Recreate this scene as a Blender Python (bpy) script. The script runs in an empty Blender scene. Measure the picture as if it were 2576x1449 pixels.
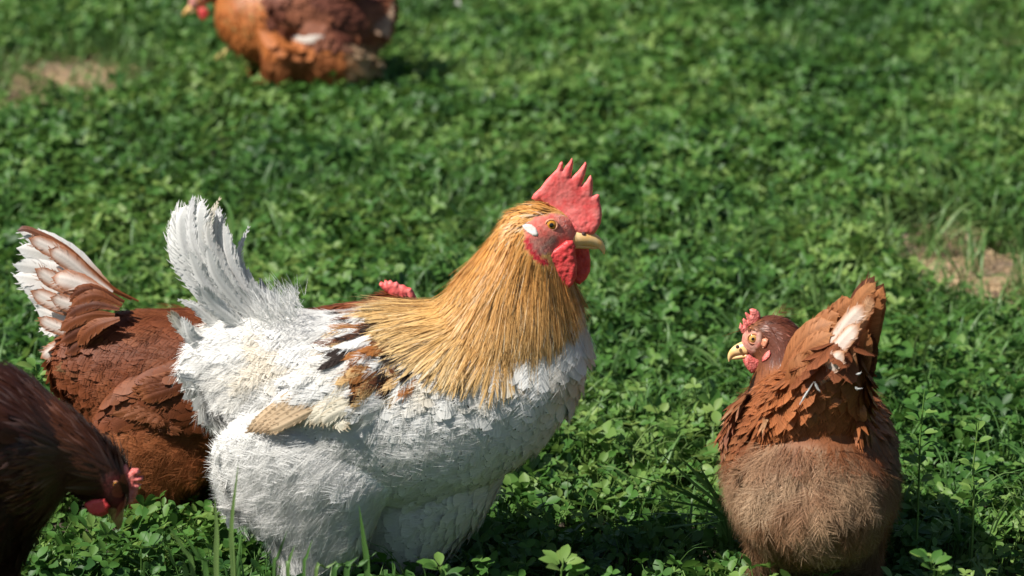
import bpy, bmesh, math, random
import numpy as np
from mathutils import Vector, Matrix
from mathutils.bvhtree import BVHTree
from mathutils.geometry import delaunay_2d_cdt

# ------------------------------------------------------------------ camera, sky, sun, exposure
SC = bpy.context.scene
COL = SC.collection
PITCH = math.radians(17.0)
DIST, MPP = 3.6, 1.15 / 2576.0            # metres to the rooster, metres per layout unit there
FWD = np.array([0, math.cos(PITCH), -math.sin(PITCH)])
UPV = np.array([0, math.sin(PITCH), math.cos(PITCH)])
RGT = np.array([1.0, 0, 0])
CAM = -(DIST * FWD - 815.5 * MPP * UPV)
FPX = DIST / MPP

cam_d = bpy.data.cameras.new('camera')
cam = bpy.data.objects.new('camera', cam_d)
COL.objects.link(cam)
SC.camera = cam
cam.location = CAM
cam.rotation_euler = (math.radians(90) - PITCH, 0, 0)
cam_d.sensor_width = 36.0
cam_d.lens = 36.0 * DIST / 1.15
cam_d.clip_end = 800.0
cam_d.dof.use_dof = True
cam_d.dof.focus_distance = DIST - 0.02
cam_d.dof.aperture_fstop = 5.6

SUN_EL, SUN_AZ = math.radians(51), math.radians(246)   # azimuth clockwise from +Y
sdir = Vector((math.sin(SUN_AZ) * math.cos(SUN_EL), math.cos(SUN_AZ) * math.cos(SUN_EL), math.sin(SUN_EL)))
world = bpy.data.worlds.new('World')
SC.world = world
world.use_nodes = True
wn = world.node_tree.nodes
sky = wn.new('ShaderNodeTexSky')
sky.sky_type = 'NISHITA'
sky.sun_disc = False
sky.sun_elevation = SUN_EL
sky.sun_rotation = SUN_AZ
world.node_tree.links.new(sky.outputs[0], wn['Background'].inputs[0])
wn['Background'].inputs[1].default_value = 0.05
sun_d = bpy.data.lights.new('sun', 'SUN')
sun_d.energy = 5.0
sun_d.angle = math.radians(0.5)
sun_d.color = (1.0, 0.955, 0.88)
sun = bpy.data.objects.new('sun', sun_d)
COL.objects.link(sun)
sun.rotation_euler = sdir.to_track_quat('Z', 'Y').to_euler()
sun.location = (-3, -1, 5)
SC.view_settings.view_transform = 'Standard'
SC.view_settings.look = 'None'
SC.view_settings.gamma = 1.0
SC.view_settings.exposure = 0.72
SC.render.engine = 'CYCLES'
SC.cycles.use_denoising = True
SC.cycles.max_bounces = 5
SC.cycles.diffuse_bounces = 3
SC.cycles.transparent_max_bounces = 8

rng = np.random.default_rng(11)
random.seed(5)

# ------------------------------------------------------------------ layout helpers
def P(u, v, Y=0.0):
    """point of the vertical plane y=Y seen in direction (u, v)"""
    d = FWD + RGT * ((u - 1288) / FPX) - UPV * ((v - 724.5) / FPX)
    t = (Y - CAM[1]) / d[1]
    return CAM + d * t

def G(u, v, z=0.0):
    d = FWD + RGT * ((u - 1288) / FPX) - UPV * ((v - 724.5) / FPX)
    t = (z - CAM[2]) / d[2]
    return CAM + d * t

def proj(p):
    q = np.asarray(p) - CAM
    d = q @ FWD
    return 1288 + (q @ RGT) / d * FPX, 724.5 - (q @ UPV) / d * FPX

def mpp(p):
    return float((np.asarray(p) - CAM) @ FWD) / FPX

def norm(a):
    return a / np.maximum(np.linalg.norm(a, axis=-1, keepdims=True), 1e-9)

def hash3(i, j, k):
    n = (i * 374761393 + j * 668265263 + k * 2147483647 + 12345) & 0xffffffff
    n = ((n ^ (n >> 13)) * 1274126177) & 0xffffffff
    return ((n ^ (n >> 16)) & 0xffff) / 65535.0

def vnoise(p, f=1.0, seed=0):
    q = np.asarray(p, float) * f + seed * 17.3
    i = np.floor(q).astype(np.int64)
    t = q - i
    t = t * t * (3 - 2 * t)
    r = 0
    for a in (0, 1):
        for b in (0, 1):
            for c in (0, 1):
                w = (t[..., 0] if a else 1 - t[..., 0]) * (t[..., 1] if b else 1 - t[..., 1]) * (t[..., 2] if c else 1 - t[..., 2])
                r = r + w * hash3(i[..., 0] + a, i[..., 1] + b, i[..., 2] + c)
    return r

def inside(u, v, poly):
    poly = np.asarray(poly, float)
    r = np.zeros(np.shape(u), bool)
    n = len(poly)
    for i in range(n):
        x0, y0 = poly[i]
        x1, y1 = poly[(i + 1) % n]
        c = ((y0 > v) != (y1 > v))
        with np.errstate(divide='ignore', invalid='ignore'):
            r ^= c & (u < (x1 - x0) * (v - y0) / (y1 - y0 + 1e-12) + x0)
    return r

def sstep(a, b, x):
    t = np.clip((x - a) / (b - a), 0, 1)
    return t * t * (3 - 2 * t)

def mix(a, b, t):
    t = np.asarray(t)[..., None]
    return np.asarray(a) * (1 - t) + np.asarray(b) * t

def spline(pts, n):
    pts = np.asarray(pts, float)
    if len(pts) == 2:
        t = np.linspace(0, 1, n)[:, None]
        return pts[0] * (1 - t) + pts[1] * t
    ext = np.vstack([2 * pts[0] - pts[1], pts, 2 * pts[-1] - pts[-2]])
    m = len(pts) - 1
    out = []
    for x in np.linspace(0, m, n):
        i = min(int(x), m - 1)
        t = x - i
        a, b, c, d = ext[i], ext[i + 1], ext[i + 2], ext[i + 3]
        out.append(0.5 * (2 * b + (c - a) * t + (2 * a - 5 * b + 4 * c - d) * t * t + (3 * b - a - 3 * c + d) * t ** 3))
    return np.array(out)

# ------------------------------------------------------------------ materials
def new_mat(name):
    m = bpy.data.materials.new(name)
    m.use_nodes = True
    nt = m.node_tree
    return m, nt, nt.nodes['Principled BSDF'], nt.links

def N(nt, kind, **kw):
    n = nt.nodes.new(kind)
    for k, v in kw.items():
        setattr(n, k, v)
    return n

def attr(nt, name):
    a = N(nt, 'ShaderNodeAttribute')
    a.attribute_name = name
    return a

def mathn(nt, op, a, b=None):
    n = N(nt, 'ShaderNodeMath', operation=op)
    for i, x in enumerate((a, b)):
        if x is None:
            continue
        if isinstance(x, (int, float)):
            n.inputs[i].default_value = x
        else:
            nt.links.new(x, n.inputs[i])
    return n.outputs[0]

def feather_mat(name, rough=0.55, trans=0.15, barb=0.35, spec=0.25, sheen=0.0):
    m, nt, b, L = new_mat(name)
    col = attr(nt, 'col')
    fu = attr(nt, 'fuv')                     # along (m), across (m), random
    sep = N(nt, 'ShaderNodeSeparateXYZ')
    L.new(fu.outputs['Vector'], sep.inputs[0])
    ab = mathn(nt, 'ABSOLUTE', sep.outputs[1])
    diag = mathn(nt, 'SUBTRACT', sep.outputs[0], mathn(nt, 'MULTIPLY', ab, 1.1))
    comb = N(nt, 'ShaderNodeCombineXYZ')
    L.new(mathn(nt, 'MULTIPLY', diag, 900.0), comb.inputs[0])
    L.new(mathn(nt, 'MULTIPLY', sep.outputs[1], 40.0), comb.inputs[1])
    L.new(mathn(nt, 'MULTIPLY', sep.outputs[2], 91.0), comb.inputs[2])
    nz = N(nt, 'ShaderNodeTexNoise')
    nz.inputs['Scale'].default_value = 1.0
    nz.inputs['Detail'].default_value = 2.0
    L.new(comb.outputs[0], nz.inputs['Vector'])
    mr = N(nt, 'ShaderNodeMapRange')
    mr.inputs[1].default_value = 0.3
    mr.inputs[2].default_value = 0.7
    mr.inputs[3].default_value = 1.0 - barb
    mr.inputs[4].default_value = 1.0 + barb * 0.25
    L.new(nz.outputs[0], mr.inputs[0])
    mul = N(nt, 'ShaderNodeVectorMath', operation='SCALE')
    L.new(col.outputs['Color'], mul.inputs[0])
    L.new(mr.outputs[0], mul.inputs['Scale'])
    L.new(mul.outputs[0], b.inputs['Base Color'])
    b.inputs['Roughness'].default_value = rough
    b.inputs['Specular IOR Level'].default_value = spec
    b.inputs['Sheen Weight'].default_value = sheen
    bump = N(nt, 'ShaderNodeBump')
    bump.inputs['Strength'].default_value = 0.5
    bump.inputs['Distance'].default_value = 0.0006
    L.new(nz.outputs[0], bump.inputs['Height'])
    L.new(bump.outputs[0], b.inputs['Normal'])
    if trans > 0:
        tr = N(nt, 'ShaderNodeBsdfTranslucent')
        L.new(mul.outputs[0], tr.inputs[0])
        ms = N(nt, 'ShaderNodeMixShader')
        ms.inputs[0].default_value = trans
        L.new(b.outputs[0], ms.inputs[1])
        L.new(tr.outputs[0], ms.inputs[2])
        L.new(ms.outputs[0], nt.nodes['Material Output'].inputs[0])
    return m

def strand_mat(name, trans=0.25, rough=0.6):
    m, nt, b, L = new_mat(name)
    col = attr(nt, 'col')
    L.new(col.outputs['Color'], b.inputs['Base Color'])
    b.inputs['Roughness'].default_value = rough
    b.inputs['Specular IOR Level'].default_value = 0.25
    tr = N(nt, 'ShaderNodeBsdfTranslucent')
    L.new(col.outputs['Color'], tr.inputs[0])
    ms = N(nt, 'ShaderNodeMixShader')
    ms.inputs[0].default_value = trans
    L.new(b.outputs[0], ms.inputs[1])
    L.new(tr.outputs[0], ms.inputs[2])
    L.new(ms.outputs[0], nt.nodes['Material Output'].inputs[0])
    return m

def noise_mat(name, c0, c1, scale=200.0, rough=0.5, bump=0.0006, sss=0.0, spec=0.5, detail=5.0, lo=0.35, hi=0.65, vor=False, use_col=False):
    """two-colour noise with fine relief, in object metres"""
    m, nt, b, L = new_mat(name)
    tc = N(nt, 'ShaderNodeTexCoord')
    nz = N(nt, 'ShaderNodeTexNoise')
    nz.inputs['Scale'].default_value = scale
    nz.inputs['Detail'].default_value = detail
    L.new(tc.outputs['Object'], nz.inputs['Vector'])
    mr = N(nt, 'ShaderNodeMapRange')
    mr.inputs[1].default_value = lo
    mr.inputs[2].default_value = hi
    L.new(nz.outputs[0], mr.inputs[0])
    mx = N(nt, 'ShaderNodeMix', data_type='RGBA')
    L.new(mr.outputs[0], mx.inputs[0])
    mx.inputs[6].default_value = (*c0, 1)
    mx.inputs[7].default_value = (*c1, 1)
    out = mx.outputs[2]
    if use_col:
        a = attr(nt, 'col')
        m2 = N(nt, 'ShaderNodeMix', data_type='RGBA', blend_type='MULTIPLY')
        m2.inputs[0].default_value = 1.0
        L.new(out, m2.inputs[6])
        L.new(a.outputs['Color'], m2.inputs[7])
        out = m2.outputs[2]
    L.new(out, b.inputs['Base Color'])
    b.inputs['Roughness'].default_value = rough
    b.inputs['Specular IOR Level'].default_value = spec
    if sss > 0:
        b.inputs['Subsurface Weight'].default_value = sss
        b.inputs['Subsurface Radius'].default_value = (0.006, 0.002, 0.0015)
        b.inputs['Subsurface Scale'].default_value = 0.5
    if bump > 0:
        h = nz.outputs[0]
        if vor:
            vo = N(nt, 'ShaderNodeTexVoronoi')
            vo.inputs['Scale'].default_value = scale * 3.2
            L.new(tc.outputs['Object'], vo.inputs['Vector'])
            h = mathn(nt, 'ADD', mathn(nt, 'MULTIPLY', nz.outputs[0], 1.2), vo.outputs['Distance'])
        bp = N(nt, 'ShaderNodeBump')
        bp.inputs['Strength'].default_value = 0.8
        bp.inputs['Distance'].default_value = bump
        L.new(h, bp.inputs['Height'])
        L.new(bp.outputs[0], b.inputs['Normal'])
    return m

def leaf_mat(name, c0, c1, c2, trans=0.35, rough=0.5):
    m, nt, b, L = new_mat(name)
    oi = N(nt, 'ShaderNodeObjectInfo')
    lr = attr(nt, 'rnd')
    tc = N(nt, 'ShaderNodeNewGeometry')
    nz = N(nt, 'ShaderNodeTexNoise')
    nz.inputs['Scale'].default_value = 2.6
    nz.inputs['Detail'].default_value = 3.0
    L.new(tc.outputs['Position'], nz.inputs['Vector'])
    a = mathn(nt, 'ADD', mathn(nt, 'MULTIPLY', oi.outputs['Random'], 0.35), mathn(nt, 'MULTIPLY', lr.outputs['Fac'], 0.4))
    s = mathn(nt, 'ADD', a, mathn(nt, 'MULTIPLY', mathn(nt, 'SUBTRACT', nz.outputs[0], 0.4), 1.4))
    ramp = N(nt, 'ShaderNodeValToRGB')
    ramp.color_ramp.elements[0].position = 0.12
    ramp.color_ramp.elements[0].color = (*c0, 1)
    ramp.color_ramp.elements[1].position = 0.95
    ramp.color_ramp.elements[1].color = (*c2, 1)
    e = ramp.color_ramp.elements.new(0.52)
    e.color = (*c1, 1)
    L.new(s, ramp.inputs[0])
    L.new(ramp.outputs[0], b.inputs['Base Color'])
    b.inputs['Roughness'].default_value = rough
    b.inputs['Specular IOR Level'].default_value = 0.3
    tr = N(nt, 'ShaderNodeBsdfTranslucent')
    hs = N(nt, 'ShaderNodeHueSaturation')
    hs.inputs['Hue'].default_value = 0.485
    hs.inputs['Value'].default_value = 1.25
    L.new(ramp.outputs[0], hs.inputs['Color'])
    L.new(hs.outputs[0], tr.inputs[0])
    ms = N(nt, 'ShaderNodeMixShader')
    ms.inputs[0].default_value = trans
    L.new(b.outputs[0], ms.inputs[1])
    L.new(tr.outputs[0], ms.inputs[2])
    L.new(ms.outputs[0], nt.nodes['Material Output'].inputs[0])
    return m

M = {}
M['feather'] = feather_mat('feather', trans=0.28)
M['white_feather'] = feather_mat('white_feather', rough=0.6, trans=0.28, barb=0.12, spec=0.2)
M['glossy_feather'] = feather_mat('glossy_feather', rough=0.40, trans=0.25, barb=0.22, spec=0.45)
M['strand'] = strand_mat('down_strand', trans=0.42)
M['white_strand'] = strand_mat('white_barb', trans=0.36)
M['gloss_strand'] = strand_mat('hackle_strand', trans=0.3, rough=0.4)
M['comb'] = noise_mat('comb_skin', (0.72, 0.095, 0.09), (0.80, 0.21, 0.19), 90, 0.5, 0.00028, 0.12, 0.4, vor=True)
M['wattle'] = noise_mat('wattle_skin', (0.54, 0.035, 0.038), (0.66, 0.08, 0.075), 120, 0.5, 0.00035, 0.12, 0.4, vor=True)
M['pink_comb'] = noise_mat('hen_comb_skin', (0.55, 0.10, 0.085), (0.7, 0.22, 0.19), 180, 0.5, 0.0008, 0.15, 0.4, vor=True)
M['earlobe'] = noise_mat('earlobe_skin', (0.62, 0.48, 0.42), (0.8, 0.75, 0.7), 150, 0.5, 0.0004, 0.1)
M['beak'] = noise_mat('beak_horn', (0.76, 0.42, 0.13), (0.82, 0.56, 0.28), 90, 0.35, 0.0002, 0.05)
M['beak_dark'] = noise_mat('dark_beak_horn', (0.22, 0.12, 0.05), (0.42, 0.26, 0.1), 90, 0.35, 0.0002, 0.05)
M['leg'] = noise_mat('leg_scales', (0.42, 0.26, 0.06), (0.6, 0.42, 0.14), 150, 0.5, 0.0008, 0.0, 0.4, vor=True)
M['body'] = noise_mat('skin_and_down', (0.75, 0.75, 0.75), (1, 1, 1), 300, 0.65, 0.0008, 0.0, 0.25, use_col=True)

def plain_mat(name, c, rough, coat=0.0, spec=0.5):
    m, nt, b, L = new_mat(name)
    b.inputs['Base Color'].default_value = (*c, 1)
    b.inputs['Roughness'].default_value = rough
    b.inputs['Coat Weight'].default_value = coat
    b.inputs['Coat Roughness'].default_value = 0.03
    b.inputs['Specular IOR Level'].default_value = spec
    return m
M['iris'] = noise_mat('amber_iris', (0.42, 0.16, 0.015), (0.6, 0.28, 0.03), 500, 0.12, 0.0, 0, 0.6)
M['iris_pale'] = noise_mat('pale_amber_iris', (0.5, 0.26, 0.06), (0.65, 0.4, 0.13), 500, 0.12, 0.0, 0, 0.6)
M['pupil'] = plain_mat('pupil', (0.006, 0.005, 0.005), 0.06, 1.0)
M['eyelid'] = noise_mat('eyelid_skin', (0.5, 0.17, 0.09), (0.62, 0.3, 0.18), 300, 0.5, 0.0004, 0.05)
M['nostril'] = plain_mat('nostril', (0.05, 0.02, 0.015), 0.7)
M['clover'] = leaf_mat('clover_leaf', (0.022, 0.072, 0.015), (0.066, 0.165, 0.028), (0.19, 0.285, 0.07))
M['stem'] = leaf_mat('clover_stem', (0.06, 0.14, 0.03), (0.1, 0.2, 0.04), (0.16, 0.25, 0.06), 0.15)
M['grass'] = leaf_mat('grass_blade', (0.04, 0.105, 0.026), (0.085, 0.18, 0.045), (0.18, 0.26, 0.085), 0.35, 0.4)
M['straw'] = noise_mat('dry_straw', (0.3, 0.2, 0.1), (0.5, 0.37, 0.22), 60, 0.7, 0.0)

# ------------------------------------------------------------------ object helpers
def link(name, me, mat, parent=None, kind=None):
    o = bpy.data.objects.new(name, me)
    COL.objects.link(o)
    if mat is not None:
        me.materials.append(mat)
    if parent is not None:
        o.parent = parent
        o.matrix_parent_inverse = parent.matrix_world.inverted()
    if kind:
        o['kind'] = kind
    return o

def tag(o, label, cat, group=None):
    o['label'] = label
    o['category'] = cat
    if group:
        o['group'] = group
    return o

def empty(name, loc):
    o = bpy.data.objects.new(name, None)
    o.empty_display_size = 0.05
    COL.objects.link(o)
    o.location = loc
    o.matrix_world = Matrix.Translation(Vector(loc))
    return o

def mesh_np(name, V, F, smooth=True, cols=None, fuv=None, rnd=None, nrm=None):
    me = bpy.data.meshes.new(name)
    V = np.asarray(V, np.float32)
    if isinstance(F, np.ndarray):
        k = F.shape[1]
        me.vertices.add(len(V))
        me.vertices.foreach_set('co', V.ravel())
        me.loops.add(F.size)
        me.loops.foreach_set('vertex_index', F.astype(np.int32).ravel())
        me.polygons.add(len(F))
        me.polygons.foreach_set('loop_start', np.arange(0, F.size, k, dtype=np.int32))
        me.update(calc_edges=True)
    else:
        me.from_pydata([tuple(map(float, v)) for v in V], [], [tuple(int(i) for i in f) for f in F])
    me.validate()
    if smooth:
        me.polygons.foreach_set('use_smooth', np.ones(len(me.polygons), bool))
    if cols is not None:
        a = me.attributes.new('col', 'FLOAT_COLOR', 'POINT')
        c = np.ones((len(V), 4), np.float32)
        c[:, :3] = np.clip(cols, 0, 1)
        a.data.foreach_set('color', c.ravel())
    if fuv is not None:
        a = me.attributes.new('fuv', 'FLOAT_VECTOR', 'POINT')
        a.data.foreach_set('vector', np.asarray(fuv, np.float32).ravel())
    if rnd is not None:
        a = me.attributes.new('rnd', 'FLOAT', 'POINT')
        a.data.foreach_set('value', np.asarray(rnd, np.float32).ravel())
    me.update()
    if nrm is not None:
        me.normals_split_custom_set_from_vertices(np.asarray(nrm, np.float32))
    return me

def loft_geo(stations, lateral=(0, 1, 0), nr=24, sub=5):
    """stations: rows (x, y, z, half height m, half width m)"""
    st = np.asarray(stations, float)
    S = spline(st, (len(st) - 1) * sub + 1)
    C, h, w = S[:, :3], np.maximum(S[:, 3], 0.0008), np.maximum(S[:, 4], 0.0008)
    T = norm(np.gradient(C, axis=0))
    lat = np.asarray(lateral, float)
    lat = norm(lat - T * (T @ lat)[:, None])
    per = norm(np.cross(T, lat))
    a = np.linspace(0, 2 * np.pi, nr, endpoint=False)
    V = C[:, None] + per[:, None] * (np.cos(a)[None, :, None] * h[:, None, None]) + lat[:, None] * (np.sin(a)[None, :, None] * w[:, None, None])
    n = len(C)
    V = V.reshape(-1, 3)
    F = []
    for i in range(n - 1):
        for j in range(nr):
            k = (j + 1) % nr
            F.append((i * nr + j, i * nr + k, (i + 1) * nr + k, (i + 1) * nr + j))
    F.append(tuple(range(nr))[::-1])
    F.append(tuple((n - 1) * nr + j for j in range(nr)))
    return V, F

def stn(rows, Y=0.0):
    """rows (u, v, h units, w units[, dy]) -> metric stations"""
    out = []
    for r in rows:
        y = Y + (r[4] if len(r) > 4 else 0.0)
        p = P(r[0], r[1], y)
        s = mpp(p)
        out.append((*p, r[2] * s, r[3] * s))
    return out

def join_geo(parts):
    V, F, o = [], [], 0
    for v, f in parts:
        V.append(v)
        F += [tuple(i + o for i in q) for q in f]
        o += len(v)
    return np.vstack(V), F

def body_mesh(name, parts, voxel=0.0045, smooth=6):
    V, F = join_geo(parts)
    me = mesh_np(name + '_raw', V, F)
    o = bpy.data.objects.new('tmp', me)
    COL.objects.link(o)
    bm = bmesh.new()
    bm.from_mesh(me)
    bmesh.ops.recalc_face_normals(bm, faces=bm.faces)
    bm.to_mesh(me)
    bm.free()
    r = o.modifiers.new('r', 'REMESH')
    r.mode = 'VOXEL'
    r.voxel_size = voxel
    s = o.modifiers.new('s', 'SMOOTH')
    s.iterations = smooth
    s.factor = 0.5
    dg = bpy.context.evaluated_depsgraph_get()
    out = bpy.data.meshes.new_from_object(o.evaluated_get(dg))
    bpy.data.objects.remove(o)
    out.name = name
    out.polygons.foreach_set('use_smooth', np.ones(len(out.polygons), bool))
    return out

def set_cols(me, cols):
    a = me.attributes.new('col', 'FLOAT_COLOR', 'POINT')
    c = np.ones((len(me.vertices), 4), np.float32)
    c[:, :3] = np.clip(cols, 0, 1)
    a.data.foreach_set('color', c.ravel())

def verts_of(me):
    v = np.empty(len(me.vertices) * 3, np.float32)
    me.vertices.foreach_get('co', v)
    return v.reshape(-1, 3).astype(float)

class Surf:
    """area-weighted sampler and ray target for one mesh (world coordinates)"""
    def __init__(self, me):
        me.calc_loop_triangles()
        self.V = verts_of(me)
        n = np.empty(len(me.vertices) * 3, np.float32)
        me.vertices.foreach_get('normal', n)
        self.N = n.reshape(-1, 3).astype(float)
        t = np.empty(len(me.loop_triangles) * 3, np.int32)
        me.loop_triangles.foreach_get('vertices', t)
        self.T = t.reshape(-1, 3)
        a = self.V[self.T]
        self.A = 0.5 * np.linalg.norm(np.cross(a[:, 1] - a[:, 0], a[:, 2] - a[:, 0]), axis=1)
        self.bvh = BVHTree.FromPolygons([Vector(v) for v in self.V], [tuple(int(i) for i in f) for f in self.T])
    def sample(self, per_m2):
        n = int(self.A.sum() * per_m2)
        i = rng.choice(len(self.T), n, p=self.A / self.A.sum())
        b = rng.random((n, 2))
        s = b.sum(1) > 1
        b[s] = 1 - b[s]
        w = np.column_stack([1 - b.sum(1), b[:, 0], b[:, 1]])
        return (self.V[self.T[i]] * w[..., None]).sum(1), norm((self.N[self.T[i]] * w[..., None]).sum(1))
    def hit(self, u, v):
        """nearest point seen at (u, v) and its normal"""
        p = P(u, v, 0.0)
        d = Vector(p - CAM).normalized()
        loc, nor, _, _ = self.bvh.ray_cast(Vector(CAM), d)
        if loc is None:
            loc, nor, _, _ = self.bvh.find_nearest(Vector(p))
        n = np.array(nor)
        if n @ np.array(d) > 0:
            n = -n
        return np.array(loc), n

# ------------------------------------------------------------------ feathers
def feather_geo(Pp, T, Nn, L, W, lift, curl, c_root, c_tip, c_edge=None, edge=0.0, shape=0, nu=5, ns=3, rag=0.12, cup=0.35, roll=0.25, soft=0.75):
    """many small feathers at once; shape 0 rounded contour feather, 1 lance-shaped hackle feather"""
    n = len(Pp)
    T = norm(T - Nn * (T * Nn).sum(1, keepdims=True))
    B = np.cross(Nn, T)
    ra = (rng.random(n) - 0.5) * 2 * roll
    Nr = Nn * np.cos(ra)[:, None] + B * np.sin(ra)[:, None]
    Br = np.cross(Nr, T)
    u = np.linspace(0, 1, nu)
    s = np.linspace(-1, 1, ns)
    if shape == 0:
        u = 1 - (1 - u) ** 1.7
        prof = np.clip(0.42 + 1.1 * u, 0, 1) * np.sqrt(np.clip(1 - np.clip((u - 0.45) / 0.553, 0, 1) ** 2, 0, 1))
    else:
        prof = np.clip(0.5 + 2 * u, 0, 1) * (1 - np.clip((u - 0.3) / 0.72, 0, 1) ** 1.6)
    bend = (rng.random(n) - 0.5) * 0.3
    along = u[None, :, None] * np.ones((n, 1, ns))
    wid = prof[None, :, None] * s[None, None, :] * (1 + rag * (rng.random((n, nu, ns)) - 0.5) * 2 * (np.abs(s) > 0.5)[None, None, :])
    tipcurve = along - (0.04 if shape == 0 else 0.0) * (s ** 2)[None, None, :] * along ** 2
    tipcurve = tipcurve + rag * 0.35 * (rng.random((n, nu, ns)) - 0.5) * (along > 0.6)
    zz = lift[:, None, None] * along * L[:, None, None] - curl[:, None, None] * along ** 2 * L[:, None, None] - cup * np.abs(wid) ** 2 * W[:, None, None] * 0.5
    X = tipcurve * L[:, None, None]
    Yv = wid * W[:, None, None] * 0.5 + bend[:, None, None] * along ** 2 * L[:, None, None]
    V = Pp[:, None, None] + T[:, None, None] * X[..., None] + Br[:, None, None] * Yv[..., None] + Nr[:, None, None] * zz[..., None]
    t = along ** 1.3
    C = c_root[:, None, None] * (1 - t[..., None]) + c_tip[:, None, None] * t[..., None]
    if c_edge is not None:
        e = np.clip(np.maximum(np.abs(s)[None, None, :] ** 2, np.clip((along - 0.75) / 0.25, 0, 1)) * edge, 0, 1)[..., None]
        C = C * (1 - e) + c_edge[:, None, None] * e
    fuv = np.stack([X, wid * W[:, None, None] * 0.5, np.broadcast_to(rng.random(n)[:, None, None], X.shape)], -1)
    base = (np.arange(n) * nu * ns)[:, None]
    q = []
    for i in range(nu - 1):
        for j in range(ns - 1):
            q.append((i * ns + j, (i + 1) * ns + j, (i + 1) * ns + j + 1, i * ns + j + 1))
    q = np.array(q)
    F = (base[:, :, None] + q[None]).reshape(-1, 4)
    # vane normals follow the coat's surface, bent a little by each feather's own curvature
    own = Nr[:, None, None] - T[:, None, None] * (lift[:, None, None] - 2 * curl[:, None, None] * along)[..., None] + Br[:, None, None] * (2 * cup * wid)[..., None]
    nn = norm(Nn[:, None, None] * soft + norm(own) * (1 - soft))
    return V.reshape(-1, 3), F, C.reshape(-1, 3), fuv.reshape(-1, 3), nn.reshape(-1, 3)

def barb_geo(Pp, T, Nn, L, W, lift, curl, c_root, c_tip, nb=16, cup=0.35, r=0.00035, soft=0.8, spread=1.0):
    """the barbs of many feathers, each a thin tapering strip leaving the quill"""
    n = len(Pp)
    T = norm(T - Nn * (T * Nn).sum(1, keepdims=True))
    ra = rng.normal(0, 0.06, n)
    B0 = np.cross(Nn, T)
    Nr = Nn * np.cos(ra)[:, None] + B0 * np.sin(ra)[:, None]
    B = np.cross(Nr, T)
    a = np.linspace(0.10, 0.82, nb)[None] + rng.normal(0, 0.03, (n, nb))
    sg = np.where(np.arange(nb) % 2 == 0, 1.0, -1.0)[None] * np.ones((n, 1))
    sg = sg * (0.55 + 0.6 * rng.random((n, nb)))
    gap = rng.normal(0, 0.05, (n, nb))
    dl = (0.30 + 0.14 * rng.random((n, nb))) * (1.15 - 0.55 * a)
    wl = np.sqrt(np.clip(1 - np.clip((a + dl * 0.5 - 0.5) / 0.62, 0, 1) ** 2, 0.02, 1)) * (0.55 + 0.45 * np.clip(a / 0.3, 0, 1))
    t = np.array([0.0, 0.5, 1.0])
    al = a[..., None] + dl[..., None] * t
    ac = sg[..., None] * wl[..., None] * (t ** 0.9) * spread * 0.85 + gap[..., None] * t
    z = lift[:, None, None] * al - curl[:, None, None] * al ** 2
    X = al * L[:, None, None]
    Yv = ac * W[:, None, None] * 0.5
    Z = z * L[:, None, None] - cup * (ac ** 2) * W[:, None, None] * 0.25 + 0.0006
    V = Pp[:, None, None] + T[:, None, None] * X[..., None] + B[:, None, None] * Yv[..., None] + Nr[:, None, None] * Z[..., None]
    V = V.reshape(n * nb, 3, 3)
    d = norm(V[:, 2] - V[:, 0])
    Nb = np.repeat(Nr, nb, axis=0)
    side = np.cross(Nb, d)
    rr = r * (0.7 + 0.6 * rng.random(n * nb))[:, None] * np.array([1.0, 0.9, 0.15])
    Vq = np.stack([V - side[:, None] * rr[..., None], V + side[:, None] * rr[..., None]], 2).reshape(-1, 3)
    q = np.array([(0, 2, 3, 1), (2, 4, 5, 3)])
    F = ((np.arange(n * nb) * 6)[:, None, None] + q[None]).reshape(-1, 4)
    m = np.clip(al, 0, 1).reshape(n * nb, 3)
    cr, ct = np.repeat(c_root, nb, axis=0), np.repeat(c_tip, nb, axis=0)
    jt = (0.95 + 0.1 * rng.random((n * nb, 1, 1)))
    C = (cr[:, None] * (1 - m[..., None]) + ct[:, None] * m[..., None]) * jt
    C = np.repeat(C.reshape(-1, 3), 2, axis=0)
    nn = norm(np.repeat(Nn, nb, axis=0) * soft + rng.normal(0, 0.10, (n * nb, 3)) + (B[:, None] * (sg * 0.15)[..., None]).reshape(-1, 3))
    K = np.repeat(nn, 6, axis=0)
    U = np.zeros((len(Vq), 3))
    return Vq, F, C, U, K

def thin(p, cell):
    """indices of one point per cell: evenly spaced feather roots"""
    o = rng.permutation(len(p))
    k = np.floor(p[o] / cell).astype(np.int64)
    key = (k[:, 0] * 73856093) ^ (k[:, 1] * 19349663) ^ (k[:, 2] * 83492791)
    _, i = np.unique(key, return_index=True)
    return o[i]

def merge(bs):
    V, F, C, U, K, o = [], [], [], [], [], 0
    for v, f, c, u, k in bs:
        V.append(v); F.append(f + o); C.append(c); U.append(u); K.append(k)
        o += len(v)
    return np.vstack(V), np.vstack(F), np.vstack(C), np.vstack(U), np.vstack(K)

def plumage(name, parent, batches, mat):
    V, F, C, U, K = merge(batches)
    return link(name, mesh_np(name, V, F, True, C, U, nrm=K), mat, parent, 'stuff')

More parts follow.
